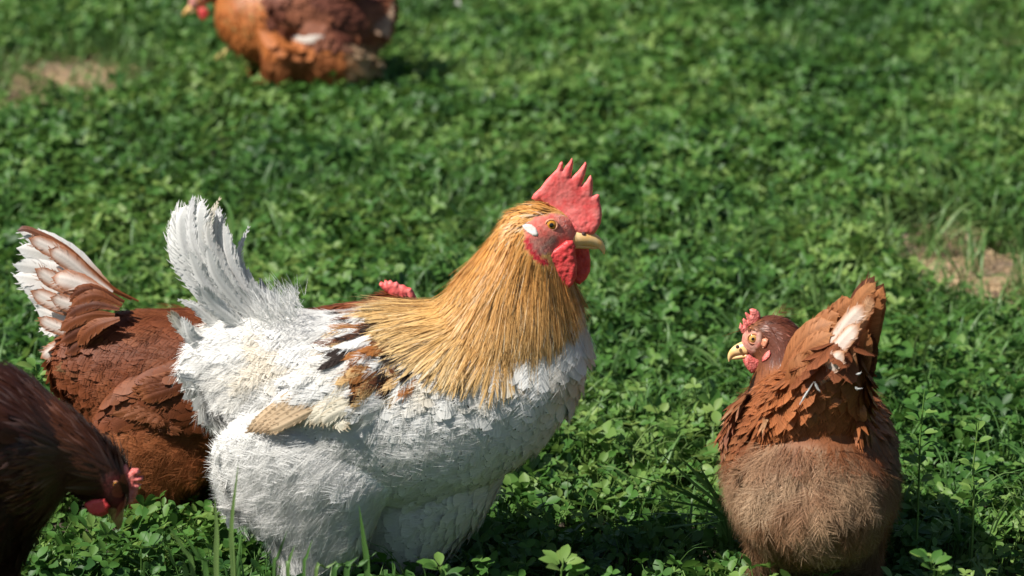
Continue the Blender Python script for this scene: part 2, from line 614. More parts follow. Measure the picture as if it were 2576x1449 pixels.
def strands(name, parent, Pp, T, Nn, L, lift, c0, c1, mat, r=0.00028, k=4, wob=0.15, droop=0.25, flow=None):
    n = len(Pp)
    T = norm(T - Nn * (T * Nn).sum(1, keepdims=True))
    D = norm(T * np.cos(lift)[:, None] + Nn * np.sin(lift)[:, None] + rng.normal(0, wob, (n, 3)))
    s = np.linspace(0, 1, k)
    bend = rng.normal(0, wob, (n, 3)) + T * 0.25 + np.array([0, 0, -droop])
    X = Pp[:, None] - Nn[:, None] * 0.001 + D[:, None] * (L[:, None, None] * s[None, :, None]) + bend[:, None] * (L[:, None, None] * (s ** 2)[None, :, None] * 0.5)
    side = norm(np.cross(Nn, norm(X[:, -1] - X[:, 0])) + rng.normal(0, 0.35, (n, 3)))
    rr = (r * (1 - 0.8 * s ** 1.5))[None] * (0.7 + 0.6 * rng.random((n, 1)))
    A = X - side[:, None] * rr[..., None]
    Bq = X + side[:, None] * rr[..., None]
    V = np.stack([A, Bq], 2).reshape(-1, 3)
    c = c0[:, None] * (1 - s[None, :, None]) + c1[:, None] * s[None, :, None]
    C = np.repeat(c.reshape(-1, 3), 2, axis=0)
    nn = norm(Nn * 0.8 + rng.normal(0, 0.14, (n, 3)))
    K = np.repeat(nn, 2 * k, axis=0)
    q = np.array([(2 * i, 2 * i + 2, 2 * i + 3, 2 * i + 1) for i in range(k - 1)])
    F = ((np.arange(n) * 2 * k)[:, None, None] + q[None]).reshape(-1, 4)
    return link(name, mesh_np(name, V, F, True, C, None, None, K), mat, parent, 'stuff')

def big_feather(name, parent, pts, width, colfn, mat, Y=0.0, nrm=(0, -1, 0), shape='round', nu=18, ns=9, cup=0.25, rag=0.05, seed=0, label=None, fringe=24):
    """one flight or tail feather: vane with raised quill; pts rows (u, v[, dy]) base to tip"""
    r = np.random.default_rng(seed)
    pp = np.array([P(p[0], p[1], Y + (p[2] if len(p) > 2 else 0.0)) for p in pts])
    S = spline(pp, nu)
    T = norm(np.gradient(S, axis=0))
    nrm = np.asarray(nrm, float)
    Nn = norm(nrm - T * (T @ nrm)[:, None])
    B = np.cross(T, Nn)
    W = width * mpp(pp[0]) * 0.5
    u = np.linspace(0, 1, nu)
    s = np.linspace(-1, 1, ns)
    if shape == 'round':
        prof = np.clip(0.25 + 1.6 * u, 0, 1) * np.sqrt(np.clip(1 - np.clip((u - 0.72) / 0.285, 0, 1) ** 2, 0.0, 1))
    else:
        prof = np.clip(0.3 + 1.8 * u, 0, 1) * (1 - np.clip((u - 0.35) / 0.66, 0, 1) ** 1.5)
    Lm = np.linalg.norm(np.diff(S, axis=0), axis=1).sum()
    wid = prof[:, None] * s[None] * (1 + rag * r.normal(0, 1, (nu, ns)) * (np.abs(s) > 0.6))
    back = -0.35 * W * (np.abs(s) ** 1.5)[None] * np.clip(u / 0.3, 0, 1)[:, None]
    zz = -cup * W * (wid ** 2) + 0.0006 * (np.abs(s) < 0.05)
    zz = zz + 0.05 * W * np.sin(u * 9 + r.random() * 6)[:, None] * s[None]
    V = S[:, None] + B[:, None] * (wid * W)[..., None] + Nn[:, None] * zz[..., None] + T[:, None] * back[..., None]
    jag = rag * 0.5 * W * r.normal(0, 1, (nu, ns)) * (u > 0.85)[:, None]
    V = V + T[:, None] * jag[..., None]
    uu = np.broadcast_to(u[:, None], (nu, ns))
    ss = np.broadcast_to(s[None], (nu, ns))
    C = colfn(uu.ravel(), ss.ravel())
    shaft = (np.abs(ss.ravel()) < 0.05)[:, None]
    C = np.where(shaft, C * 0.8, C)
    fuv = np.stack([uu * Lm, wid * W, np.full((nu, ns), r.random())], -1).reshape(-1, 3)
    F = np.array([(i * ns + j, i * ns + j + 1, (i + 1) * ns + j + 1, (i + 1) * ns + j) for i in range(nu - 1) for j in range(ns - 1)])
    V = V.reshape(-1, 3)
    if fringe:
        # loose barbs leaving the rim of the vane
        m = fringe * 2
        iu = r.integers(int(nu * 0.25), nu, m)
        sg = np.where(np.arange(m) % 2, 1.0, -1.0)
        js = np.where(sg > 0, ns - 1 - r.integers(1, 3, m), r.integers(1, 3, m))
        P0 = V[iu * ns + js]
        d = norm(T[iu] + B[iu] * sg[:, None] * (0.25 + 0.35 * r.random((m, 1))) + Nn[iu] * r.normal(0.04, 0.05, (m, 1)))
        ln = W * (0.45 + 0.55 * r.random(m)) * (0.45 + 0.55 * prof[iu])
        wd = np.cross(Nn[iu], d) * (0.0004 + 0.0005 * r.random((m, 1)))
        tip = P0 + d * ln[:, None]
        mid = P0 + d * ln[:, None] * 0.55 + B[iu] * (sg * ln * 0.05)[:, None]
        VV = np.stack([P0 - wd, P0 + wd, mid - wd * 0.8, mid + wd * 0.8, tip - wd * 0.1, tip + wd * 0.1], 1).reshape(-1, 3) + np.repeat(Nn[iu], 6, axis=0) * 0.0003
        k0 = len(V)
        q = np.array([(0, 1, 3, 2), (2, 3, 5, 4)])
        F = np.vstack([F, (k0 + (np.arange(m) * 6)[:, None, None] + q[None]).reshape(-1, 4)])
        C = np.vstack([C, np.repeat(C[iu * ns + js] * (0.92 + 0.12 * r.random((m, 1))), 6, axis=0)])
        fuv = np.vstack([fuv, np.zeros((m * 6, 3))])
        V = np.vstack([V, VV])
    o = link(name, mesh_np(name, V, F, True, C, fuv), mat, parent)
    if label:
        o['label'] = label
    return o

def lace(center, edge, tip=None, e0=0.55, dark_base=None):
    """pale feather with a coloured rim"""
    center, edge = np.array(center), np.array(edge)
    def f(u, s):
        m = np.maximum(sstep(e0, 0.98, np.abs(s)), sstep(0.80, 0.99, u))
        c = mix(center[None], edge[None], m)
        if tip is not None:
            c = mix(c, np.array(tip)[None], sstep(0.85, 1.0, u))
        if dark_base is not None:
            c = mix(np.array(dark_base)[None], c, sstep(0.05, 0.45, u))
        return c
    return f

def two(c0, c1, p=1.0, streak=0.0, cs=(0.1, 0.1, 0.1)):
    def f(u, s):
        c = mix(np.array(c0)[None], np.array(c1)[None], u ** p)
        if streak:
            c = mix(c, np.array(cs)[None], streak * (vnoise(np.column_stack([u * 9 - np.abs(s) * 2, s * 2, u * 0]), 1.0, 3) > 0.68))
        return c
    return f

class Flow:
    def __init__(self, ctrl):
        c = np.array(ctrl, float)
        self.c = c[:, :2]
        self.d = norm(c[:, 2:4])
    def __call__(self, u, v):
        d2 = (u[:, None] - self.c[:, 0]) ** 2 + (v[:, None] - self.c[:, 1]) ** 2
        w = 1 / (d2 + 400) ** 1.5
        d = norm((w[..., None] * self.d[None]).sum(1) / w.sum(1)[:, None])
        return d

def flow3(flow, u, v, side=None):
    d = flow(u, v)
    return d[:, :1] * RGT[None] - d[:, 1:2] * UPV[None]

def near_uv(p, Y):
    q = np.array(p)
    q[:, 1] = Y - np.abs(q[:, 1] - Y)
    return proj(q)

# ------------------------------------------------------------------ fleshy parts
def inflate(name, outline, Y, thick, d0, mat, parent, step=None, label=None, wrinkle=0.0, taper=None, yfun=None, smooth_n=2, side=0):
    """solid of an outline (u, v): thickest inside, rounded to the rim"""
    o = np.asarray(outline, float)
    n = len(o)
    per = np.linalg.norm(np.roll(o, -1, 0) - o, axis=1)
    if step is None:
        step = per.sum() / 90
    ring = []
    for i in range(n):
        k = max(1, int(round(per[i] / step)))
        for t in range(k):
            ring.append(o[i] + (o[(i + 1) % n] - o[i]) * t / k)
    ring = np.array(ring)
    lo, hi = o.min(0), o.max(0)
    gx, gy = np.meshgrid(np.arange(lo[0], hi[0], step), np.arange(lo[1], hi[1], step * 0.87))
    gx = gx + (np.arange(gx.shape[0]) % 2)[:, None] * step * 0.5
    g = np.column_stack([gx.ravel(), gy.ravel()])
    g = g[inside(g[:, 0], g[:, 1], o)]
    dd = np.sqrt(((g[:, None] - ring[None]) ** 2).sum(-1)).min(1)
    g = g[dd > step * 0.55]
    pts = np.vstack([ring, g])
    m = len(ring)
    vs, es, fs, ov, oe, of = delaunay_2d_cdt([Vector(p) for p in pts], [(i, (i + 1) % m) for i in range(m)], [], 1, 1e-6)
    vs = np.array([tuple(v) for v in vs])
    d = np.sqrt(((vs[:, None] - ring[None]) ** 2).sum(-1)).min(1)
    q = np.clip(d / d0, 0, 1)
    h = np.sqrt(np.clip(1 - (1 - q) ** 2, 0, 1))
    if taper is not None:
        h = h * taper(vs[:, 0], vs[:, 1])
    rim = d < 1e-3
    cen = np.array([P(a, b, Y if yfun is None else yfun(a, b)) for a, b in vs])
    sc = mpp(cen[0])
    off = h * thick * sc
    if wrinkle > 0:
        w = vnoise(np.column_stack([vs * 0.11, vs[:, 0] * 0]), 1.0, 5) + 0.5 * vnoise(np.column_stack([vs * 0.28, vs[:, 0] * 0]), 1.0, 6) - 0.75
        off = off + w * wrinkle * sc * h
    nv = len(vs)
    V1 = cen + np.array([0, -1, 0]) * off[:, None]
    V2 = cen + np.array([0, 1, 0]) * off[:, None]
    idx2 = np.where(rim, np.arange(nv), np.arange(nv) + nv)
    F = []
    for f in fs:
        a = np.array(f)
        F.append(tuple(a))
        if not rim[a].all():
            F.append(tuple(idx2[a][::-1]))
        else:
            F.append(tuple(a[::-1]))
    F2 = []
    seen = set()
    for f in F:
        k = tuple(sorted(f))
        if k in seen:
            continue
        seen.add(k)
        F2.append(f)
    me = mesh_np(name, np.vstack([V1, V2]), F2)
    bm = bmesh.new()
    bm.from_mesh(me)
    bmesh.ops.delete(bm, geom=[v for v in bm.verts if not v.link_faces], context='VERTS')
    bmesh.ops.recalc_face_normals(bm, faces=bm.faces)
    bm.to_mesh(me)
    bm.free()
    for p_ in me.polygons:
        p_.use_smooth = True
    ob = link(name, me, mat, parent)
    if label:
        ob['label'] = label
    return ob

def loft(name, rows, Y, mat, parent, lateral=(0, 1, 0), nr=16, sub=6):
    V, F = loft_geo(stn(rows, Y), lateral, nr, sub)
    me = mesh_np(name, V, F)
    bm = bmesh.new()
    bm.from_mesh(me)
    bmesh.ops.recalc_face_normals(bm, faces=bm.faces)
    bm.to_mesh(me)
    bm.free()
    return link(name, me, mat, parent)

def dome(name, c, n, r, flat, mat, parent, ring=None):
    """a flattened ball (or ring of tube radius `ring`) facing n"""
    bm = bmesh.new()
    if ring is None:
        bmesh.ops.create_uvsphere(bm, u_segments=24, v_segments=14, radius=1.0)
        bmesh.ops.scale(bm, vec=(r, r, r * flat), verts=bm.verts)
    else:
        A, Bn = 28, 8
        vs = [[bm.verts.new(((r + ring * math.cos(b * 2 * math.pi / Bn)) * math.cos(a * 2 * math.pi / A),
                             (r * 0.9 + ring * math.cos(b * 2 * math.pi / Bn)) * math.sin(a * 2 * math.pi / A),
                             ring * 0.9 * math.sin(b * 2 * math.pi / Bn))) for b in range(Bn)] for a in range(A)]
        for a in range(A):
            for b in range(Bn):
                bm.faces.new((vs[a][b], vs[(a + 1) % A][b], vs[(a + 1) % A][(b + 1) % Bn], vs[a][(b + 1) % Bn]))
        bmesh.ops.recalc_face_normals(bm, faces=bm.faces)
    rot = Vector(n).to_track_quat('Z', 'Y').to_matrix().to_4x4()
    bmesh.ops.transform(bm, matrix=Matrix.Translation(Vector(c)) @ rot, verts=bm.verts)
    me = bpy.data.meshes.new(name)
    bm.to_mesh(me)
    bm.free()
    for p_ in me.polygons:
        p_.use_smooth = True
    return link(name, me, mat, parent)

def eye(parent, surf, u, v, r_units, Y, iris='iris', pup=0.46, tilt=(0, -1, 0)):
    for side in (0, 1):
        c, n = surf.hit(u, v)
        n = norm(n * 0.5 + np.array(tilt))
        r = r_units * mpp(c)
        if side:
            c = np.array([c[0], 2 * Y - c[1], c[2]])
            n = n * np.array([1, -1, 1])
        b = dome('eye', c - n * r * 0.25, n, r, 0.55, M[iris], parent)
        dome('pupil', c + n * r * 0.22, n, r * pup, 0.36, M['pupil'], b)
        dome('eyelid', c - n * r * 0.05, n, r * 1.12, 0, M['eyelid'], b, ring=r * 0.2)

def leg_geo(top, ankle, foot, Y, r=13, toes=True, face=1, spread=1.0):
    """feathered thigh is separate; this is shank and four toes. points (u, v, dy)"""
    parts = [loft_geo(stn([(top[0], top[1], r * 1.25, r * 1.25, top[2]), ((top[0] * .5 + ankle[0] * .5), (top[1] + ankle[1]) / 2, r, r, (top[2] + ankle[2]) / 2), (ankle[0], ankle[1], r * 1.15, r * 1.15, ankle[2])], Y), nr=12, sub=3)]
    if toes:
        a = P(ankle[0], ankle[1], Y + ankle[2])
        s = mpp(a)
        for ang, ln in ((0.0, 95), (0.55, 80), (-0.55, 80), (math.pi, 45)):
            d = np.array([math.cos(ang) * face, -math.sin(ang), 0])
            e = a + d * ln * s
            e[2] = a[2] - 8 * s
            m = (a + e) / 2 + np.array([0, 0, 6 * s])
            parts.append(loft_geo([(*a, r * .9 * s, r * .9 * s), (*m, r * .7 * s, r * .75 * s), (*e, r * .45 * s, r * .45 * s), (*(e + d * 14 * s - np.array([0, 0, 5 * s])), .1 * s, .1 * s)], lateral=(-d[1], d[0], 0), nr=10, sub=3))
    return parts
WHITE = np.array([0.83, 0.82, 0.795])

def foot_v(u, y, z=0.012):
    """v at which the plane y meets height z"""
    return float(proj(np.array([0.0, y, z]))[1])

def fill(n, c):
    return np.broadcast_to(np.asarray(c, float), (n, 3)).copy()

def jitter(c, a):
    return np.clip(c * (1 + (rng.random((len(c), 1)) - 0.5) * 2 * a), 0, 1)

def jit_dir(T, a):
    return norm(T + rng.normal(0, a, T.shape))

def clump_dir(T, Pp, f, a, seed=1):
    d = np.stack([vnoise(Pp, f, seed), vnoise(Pp, f, seed + 1), vnoise(Pp, f, seed + 2)], -1) - 0.5
    return norm(T + d * 2 * a)

# ================================================================== ROOSTER
def build_rooster():
    Y = 0.0
    root = empty('rooster', (P(860, 1200, Y)[0], Y, 0.0))
    tag(root, 'white rooster with golden neck hackles and tall red comb standing in profile', 'rooster')
    fv = foot_v(0, Y - 0.06)
    fv2 = foot_v(0, Y + 0.05)
    parts = [
        loft_geo(stn([(505, 880, 15, 20), (560, 895, 105, 70), (640, 925, 165, 115), (740, 965, 200, 155), (860, 1000, 232, 185), (1000, 1015, 258, 196), (1120, 992, 248, 198), (1230, 950, 222, 182), (1335, 895, 175, 152), (1410, 862, 128, 110), (1453, 850, 80, 70), (1474, 848, 20, 20)], Y)),
        loft_geo(stn([(1215, 940, 205, 150), (1268, 850, 192, 142), (1298, 770, 165, 125), (1312, 700, 136, 102), (1326, 640, 104, 80), (1345, 590, 84, 62), (1365, 555, 66, 50), (1380, 530, 30, 26)], Y)),
        loft_geo(stn([(1290, 575, 22, 20), (1325, 577, 60, 44), (1370, 580, 70, 52), (1410, 590, 58, 42), (1440, 600, 34, 27), (1462, 603, 14, 12)], Y)),
        loft_geo(stn([(840, 1060, 190, 70, -.04), (800, 1150, 225, 95, -.045), (790, 1230, 205, 90, -.045), (790, 1310, 150, 75, -.045), (765, 1375, 82, 50, -.05), (745, 1425, 34, 28, -.06), (742, 1450, 18, 18, -.06), (742, fv - 20, 14, 14, -.06)], Y)),
        loft_geo(stn([(1120, 1080, 190, 90, .0), (1085, 1200, 165, 100, .005), (1040, 1310, 125, 85, .015), (1000, 1395, 82, 58, .03), (980, 1450, 40, 34, .045), (980, 1480, 20, 20, .05), (980, fv2 - 20, 14, 14, .05)], Y)),
    ]
    parts += leg_geo((742, 1430, -.06), (742, fv, -.06), None, Y, 13)
    parts += leg_geo((980, 1460, .05), (980, fv2, .05), None, Y, 13)
    me = body_mesh('body', parts, 0.0045, 6)
    surf = Surf(me)
    V = surf.V
    u, v = near_uv(V, Y)
    cols = fill(len(V), WHITE * 0.92)
    face = inside(u, v, [(1318, 575), (1345, 545), (1400, 535), (1450, 560), (1475, 600), (1440, 625), (1420, 650), (1385, 640), (1345, 640), (1318, 615)]) 
    neckg = inside(u, v, [(1330, 500), (1250, 590), (1150, 710), (1040, 740), (1050, 850), (1150, 930), (1330, 960), (1410, 880), (1440, 740), (1440, 640), (1330, 620), (1320, 560), (1400, 530), (1400, 500)])
    cols[neckg] = (0.6, 0.34, 0.11)
    cols[(u > 1300) & (v < 590)] = (0.58, 0.30, 0.10)
    nz = vnoise(V, 260, 3)
    cols[face] = mix((0.72, 0.13, 0.10), (0.70, 0.28, 0.22), np.clip(nz[face] * 1.3 - 0.15, 0, 1))
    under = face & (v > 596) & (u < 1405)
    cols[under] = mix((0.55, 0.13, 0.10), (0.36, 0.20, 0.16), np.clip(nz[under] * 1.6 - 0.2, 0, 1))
    stripe = inside(u, v, [(1318, 600), (1330, 595), (1345, 630), (1380, 655), (1380, 672), (1340, 655), (1318, 625)])
    cols[stripe] = (0.5, 0.03, 0.04)
    shank = (V[:, 2] < 0.055)
    cols[shank] = (0.5, 0.33, 0.1)
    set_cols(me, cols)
    body = link('body', me, M['body'], root)

    flow = Flow([(1300, 540, -1, .5), (1360, 530, -1, .2), (1325, 620, -.25, 1), (1230, 650, -.6, 1), (1330, 700, -.05, 1), (1440, 720, .25, 1), (1465, 850, .05, 1),
                 (1480, 930, -.25, 1), (1400, 1010, -.6, .8), (1310, 900, -.02, 1), (1200, 850, -.4, 1), (1100, 800, -1, .55), (1130, 920, -.6, .8), (1000, 790, -1, .25), (850, 800, -1, .15),
                 (720, 790, -1, -.05), (650, 740, -.7, -.7), (600, 800, -1, -.1), (560, 900, -1, .3), (600, 1000, -.9, .6), (900, 900, -.95, .5), (780, 900, -.95, .35), (1200, 1100, -.9, .45), (1010, 1180, -1, .35),
                 (1300, 1090, -.8, .55), (1150, 1250, -1, .35), (760, 1100, -.9, .35), (650, 1150, -.95, .3), (660, 1260, -.7, .7), (900, 1200, -.8, .5), (745, 1380, 0, 1), (1030, 1380, -.3, 1), (850, 1300, -.5, .8), (1000, 1290, -.7, .5)])
    # wing, draped on the flank
    wing_poly = [(640, 1062), (690, 1000), (750, 940), (840, 870), (940, 830), (1030, 850), (1065, 910), (1035, 975), (985, 1025), (925, 1062), (840, 1072), (740, 1066), (690, 1076)]
    for side in (-1, 1):
        def yf(a, b):
            h, _ = surf.hit(a, b)
            y = h[1] - 0.001 - 0.007 * max(0, min(1, (900 - a) / 250.0)) + 0.012 * max(0, min(1, (a - 930) / 100.0))
            return y
        w = inflate('wing', wing_poly, Y, 10, 45, M['body'], root, step=14, yfun=yf)
        wm = w.data
        if side == 1:
            vv = verts_of(wm)
            vv[:, 1] = 2 * Y - vv[:, 1]
            wm.vertices.foreach_set('co', vv.astype(np.float32).ravel())
            wm.flip_normals()
        set_cols(wm, fill(len(wm.vertices), WHITE * 0.9))
        ws = Surf(wm)
        p, n = ws.sample(120000)
        i_ = thin(p, 0.0095)
        p, n = p[i_], n[i_]
        keep = (n[:, 1] * side > 0.45)
        ku, kv = near_uv(p, Y)
        keep &= ~(inside(ku, kv, [(610, 1100), (640, 1035), (720, 1000), (800, 985), (900, 1010), (950, 1050), (940, 1090)]) & (rng.random(len(p)) < 0.85))
        p, n = p[keep], n[keep]
        uu, vv2 = near_uv(p, Y)
        T = flow3(flow, uu, vv2)
        T = clump_dir(jit_dir(T, 0.12), p, 60, 0.25)
        c = jitter(fill(len(p), WHITE), 0.06)
        cream = sstep(0.5, 0.75, vnoise(p, 45, 9))
        c = mix(c, (0.76, 0.66, 0.48), cream * 0.4)
        pat = inside(uu + (vnoise(p, 90, 2) - .5) * 60, vv2 + (vnoise(p, 90, 4) - .5) * 60, PATCH)
        c[pat] = patch_cols(pat.sum(), p[pat])
        tip = c * 0.97
        L = 0.030 + 0.016 * rng.random(len(p))
        lf = 0.07 + 0.03 * rng.random(len(p))
        plumage('wing_coverts', w, [feather_geo(p, T, n, L * 0.92, L * 0.32, lf * 0.7, 0.02 + 0 * L, c * 0.92, tip, nu=5, ns=3, rag=0.3)], M['white_feather'])
        plumage('wing_barbs', w, [barb_geo(p, T, n, L, L * 0.5, lf, 0.02 + 0 * L, c * 0.95, tip, 20, r=0.00024)], M['white_strand'])
        # tan flight feathers closing at the wing tip, cream secondaries above the lower edge
        tan = lace((0.64, 0.48, 0.31), (0.36, 0.25, 0.15), None, 0.6)
        cre = lace((0.78, 0.72, 0.58), (0.46, 0.37, 0.25), None, 0.72)
        fl = []
        for i in range(5):
            fl.append(([(820 + i * 12, 950 + i * 12), (745 + i * 10, 985 + i * 12), (672 + i * 9, 1040 + i * 8), (620 + i * 12, 1090 - i * 1)], 26, tan))
        for i in range(7):
            fl.append(([(950 - i * 4, 940 + i * 14), (870 + i * 2, 975 + i * 12), (770 + i * 14, 1022 + i * 7), (675 + i * 34, 1066 + i * 1.5)], 34, cre))
        for i, (pts, wd, cf) in enumerate(fl):
            ys = []
            for a, b in pts:
                h, _ = surf.hit(min(a, 1000), b)
                ys.append(h[1])
            y0 = min(ys)
            pp3 = []
            for qi, ((a, b), yy) in enumerate(zip(pts, ys)):
                y = min(yy, y0 + 0.03) - (-0.004, 0.006, 0.011, 0.012)[qi] - (i % 5) * 0.0010 * (qi > 0) - (0.003 if i < 5 and qi > 0 else 0)
                pp3.append((a, b, y))
            f = big_feather('flight_feather', w, pp3, wd, cf, M['white_feather'], 0.0, nrm=(0, -1, 0.25), cup=0.2, rag=0.02, seed=100 + i)
            if side == 1:
                vv = verts_of(f.data)
                vv[:, 1] = 2 * Y - vv[:, 1]
                f.data.vertices.foreach_set('co', vv.astype(np.float32).ravel())
                f.data.flip_normals()
    # contour feathers
    p, n = surf.sample(120000)
    i_ = thin(p, 0.0105)
    p, n = p[i_], n[i_]
    u, v = near_uv(p, Y)
    hack = inside(u, v, HACKLE)
    thigh = sstep(1075, 1130, v) * sstep(960, 860, u)
    ok = ~inside(u, v, ROOSTER_FACE) & (p[:, 2] > 0.06) & ~hack & ~((u > 1280) & (v < 700)) & (rng.random(len(p)) > thigh * 0.9)
    p1, n1, u1, v1 = p[ok], n[ok], u[ok], v[ok]
    k = len(p1)
    T = flow3(flow, u1, v1)
    T = clump_dir(jit_dir(T, 0.08), p1, 28, 0.22)
    c = jitter(fill(k, WHITE), 0.05)
    cream = sstep(0.48, 0.75, vnoise(p1, 40, 7)) * sstep(1010, 930, v1) * sstep(560, 700, u1)
    c = mix(c, (0.76, 0.62, 0.40), cream * 0.45)
    pat = inside(u1 + (vnoise(p1, 90, 2) - .5) * 70, v1 + (vnoise(p1, 90, 4) - .5) * 70, PATCH)
    c[pat] = patch_cols(pat.sum(), p1[pat])
    rear = sstep(720, 600, u1) * sstep(1080, 1000, v1)
    soft = sstep(1060, 1110, v1) * sstep(1010, 900, u1)
    L = 0.036 + 0.014 * rng.random(k) + rear * 0.018 * rng.random(k) + soft * 0.004
    W = L * (0.66 - 0.3 * rear)
    W = np.where(pat, L * 0.35, W)
    lift = 0.075 + 0.02 * rng.random(k) + rear * 0.16 * rng.random(k)
    sz0 = sstep(960, 1040, u1) * sstep(880, 960, v1 + 0.25 * (u1 - 1100))
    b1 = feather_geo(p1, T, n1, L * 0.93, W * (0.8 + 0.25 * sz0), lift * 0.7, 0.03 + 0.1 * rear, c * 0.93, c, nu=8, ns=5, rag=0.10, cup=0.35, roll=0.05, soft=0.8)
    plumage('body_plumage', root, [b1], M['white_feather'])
    smooth_z = sstep(960, 1040, u1) * sstep(880, 960, v1 + 0.25 * (u1 - 1100))
    near = (n1[:, 1] < 0.35) & (rng.random(k) > 0.15 * smooth_z)
    plumage('feather_barbs', root, [barb_geo(p1[near], T[near], n1[near], L[near], W[near] * 1.05, lift[near] * 0.78, 0.03 + 0.1 * rear[near], c[near] * 0.97, c[near], 28, r=0.00024)], M['white_strand'])
    # soft barbs over the white: thighs, rump, vent
    p, n = surf.sample(900000)
    u, v = near_uv(p, Y)
    wgt = 0.10 + 0.90 * np.clip(sstep(1050, 1120, v) * sstep(1000, 840, u) + sstep(700, 560, u) * sstep(760, 800, v), 0, 1)
    ok = ~inside(u, v, ROOSTER_FACE) & (p[:, 2] > 0.062) & ~hackle_ext(u, v) & (rng.random(len(p)) < wgt)
    p, n, u, v = p[ok], n[ok], u[ok], v[ok]
    k = len(p)
    soft = np.clip(sstep(1050, 1120, v) * sstep(1000, 840, u) + sstep(700, 560, u), 0, 1)
    T = clump_dir(flow3(flow, u, v), p, 38, 0.55, 4)
    T = clump_dir(T, p, 120, 0.35, 8)
    pat = inside(u + (vnoise(p, 90, 2) - .5) * 70, v + (vnoise(p, 90, 4) - .5) * 70, PATCH)
    c = jitter(fill(k, WHITE), 0.06)
    c[pat] = patch_cols(pat.sum(), p[pat])
    L = 0.010 + 0.010 * rng.random(k) + soft * 0.016 * rng.random(k)
    strands('down', root, p, T, n, L, 0.16 + 0.22 * soft * rng.random(k), c * 0.95, c, M['white_strand'], r=0.00024, wob=0.12, droop=0.15)
    p, n = surf.sample(160000)
    i_ = thin(p, 0.0085)
    p, n = p[i_], n[i_]
    u, v = near_uv(p, Y)
    ok = (rng.random(len(p)) < sstep(1060, 1120, v) * sstep(1000, 880, u)) & (p[:, 2] > 0.062)
    p, n, u, v = p[ok], n[ok], u[ok], v[ok]
    k = len(p)
    T = clump_dir(jit_dir(flow3(flow, u, v), 0.12), p, 30, 0.3)
    L = 0.030 + 0.014 * rng.random(k)
    c = jitter(fill(k, WHITE), 0.04)
    plumage('thigh_fluff', root, [barb_geo(p, T, n, L, L * 0.8, 0.12 + 0.08 * rng.random(k), 0.05 + 0 * L, c * 0.97, c, 30, r=0.0003)], M['white_strand'])
    # hackles
    p, n = surf.sample(150000)
    u, v = near_uv(p, Y)
    ok = inside(u, v, HACKLE) & ~inside(u, v, ROOSTER_FACE)
    p, n, u, v = p[ok], n[ok], u[ok], v[ok]
    k = len(p)
    T = clump_dir(jit_dir(flow3(flow, u, v), 0.05), p, 55, 0.16)
    dn = sstep(560, 900, v)
    left = sstep(1230, 1080, u)
    c0 = mix((0.66, 0.31, 0.075), (0.66, 0.40, 0.14), np.clip(dn * 0.7 + left * 0.8, 0, 1))
    c1 = mix((0.70, 0.38, 0.12), (0.74, 0.52, 0.24), np.clip(dn * 0.8 + left * 0.5, 0, 1))
    shade = (0.86 + 0.22 * rng.random(k) + 0.18 * (vnoise(p, 35, 19) - .5))[:, None]
    c0, c1 = np.clip(c0 * shade, 0, .85), np.clip(c1 * shade, 0, .85)
    dk = (rng.random(k) < 0.05 + 0.13 * left * sstep(760, 830, v))
    c1[dk] = (0.07, 0.04, 0.025)
    pale = rng.random(k) < 0.10
    c1[pale] = (0.78, 0.68, 0.48)
    L = (0.032 + 0.020 * sstep(560, 760, v) - 0.006 * sstep(1380, 1450, u)) * (0.75 + 0.5 * rng.random(k))
    L = np.where(v < 600, L * 0.6, L)
    W = 0.0038 + 0.0020 * rng.random(k)
    front = sstep(1380, 1440, u)
    b = feather_geo(p, T, n, L, W, (0.05 + 0.05 * rng.random(k)) * (1 - 0.7 * front), 0.05 + 0.0 * L, c0, c1, shape=1, nu=6, ns=3, rag=0.2, cup=0.5, roll=0.16, soft=0.86)
    plumage('neck_hackles', root, [b], M['glossy_feather'])
    j = rng.integers(0, k, 9000)
    strands('hackle_barbs', root, p[j] + rng.normal(0, 0.0015, (9000, 3)), T[j], n[j], L[j] * 0.9, 0.10 + 0.06 * rng.random(9000), c0[j], np.clip(c1[j] * 1.12, 0, .85), M['gloss_strand'], r=0.00035, wob=0.05, droop=0.05)
    # tail
    wf = two(WHITE * 0.97, WHITE, 1.0)
    wg = two(WHITE, (0.66, 0.66, 0.67), 2.0, 0.25, (0.3, 0.29, 0.28))
    wc = two(WHITE, (0.62, 0.54, 0.40), 4.0, 0.3, (0.25, 0.2, 0.15))
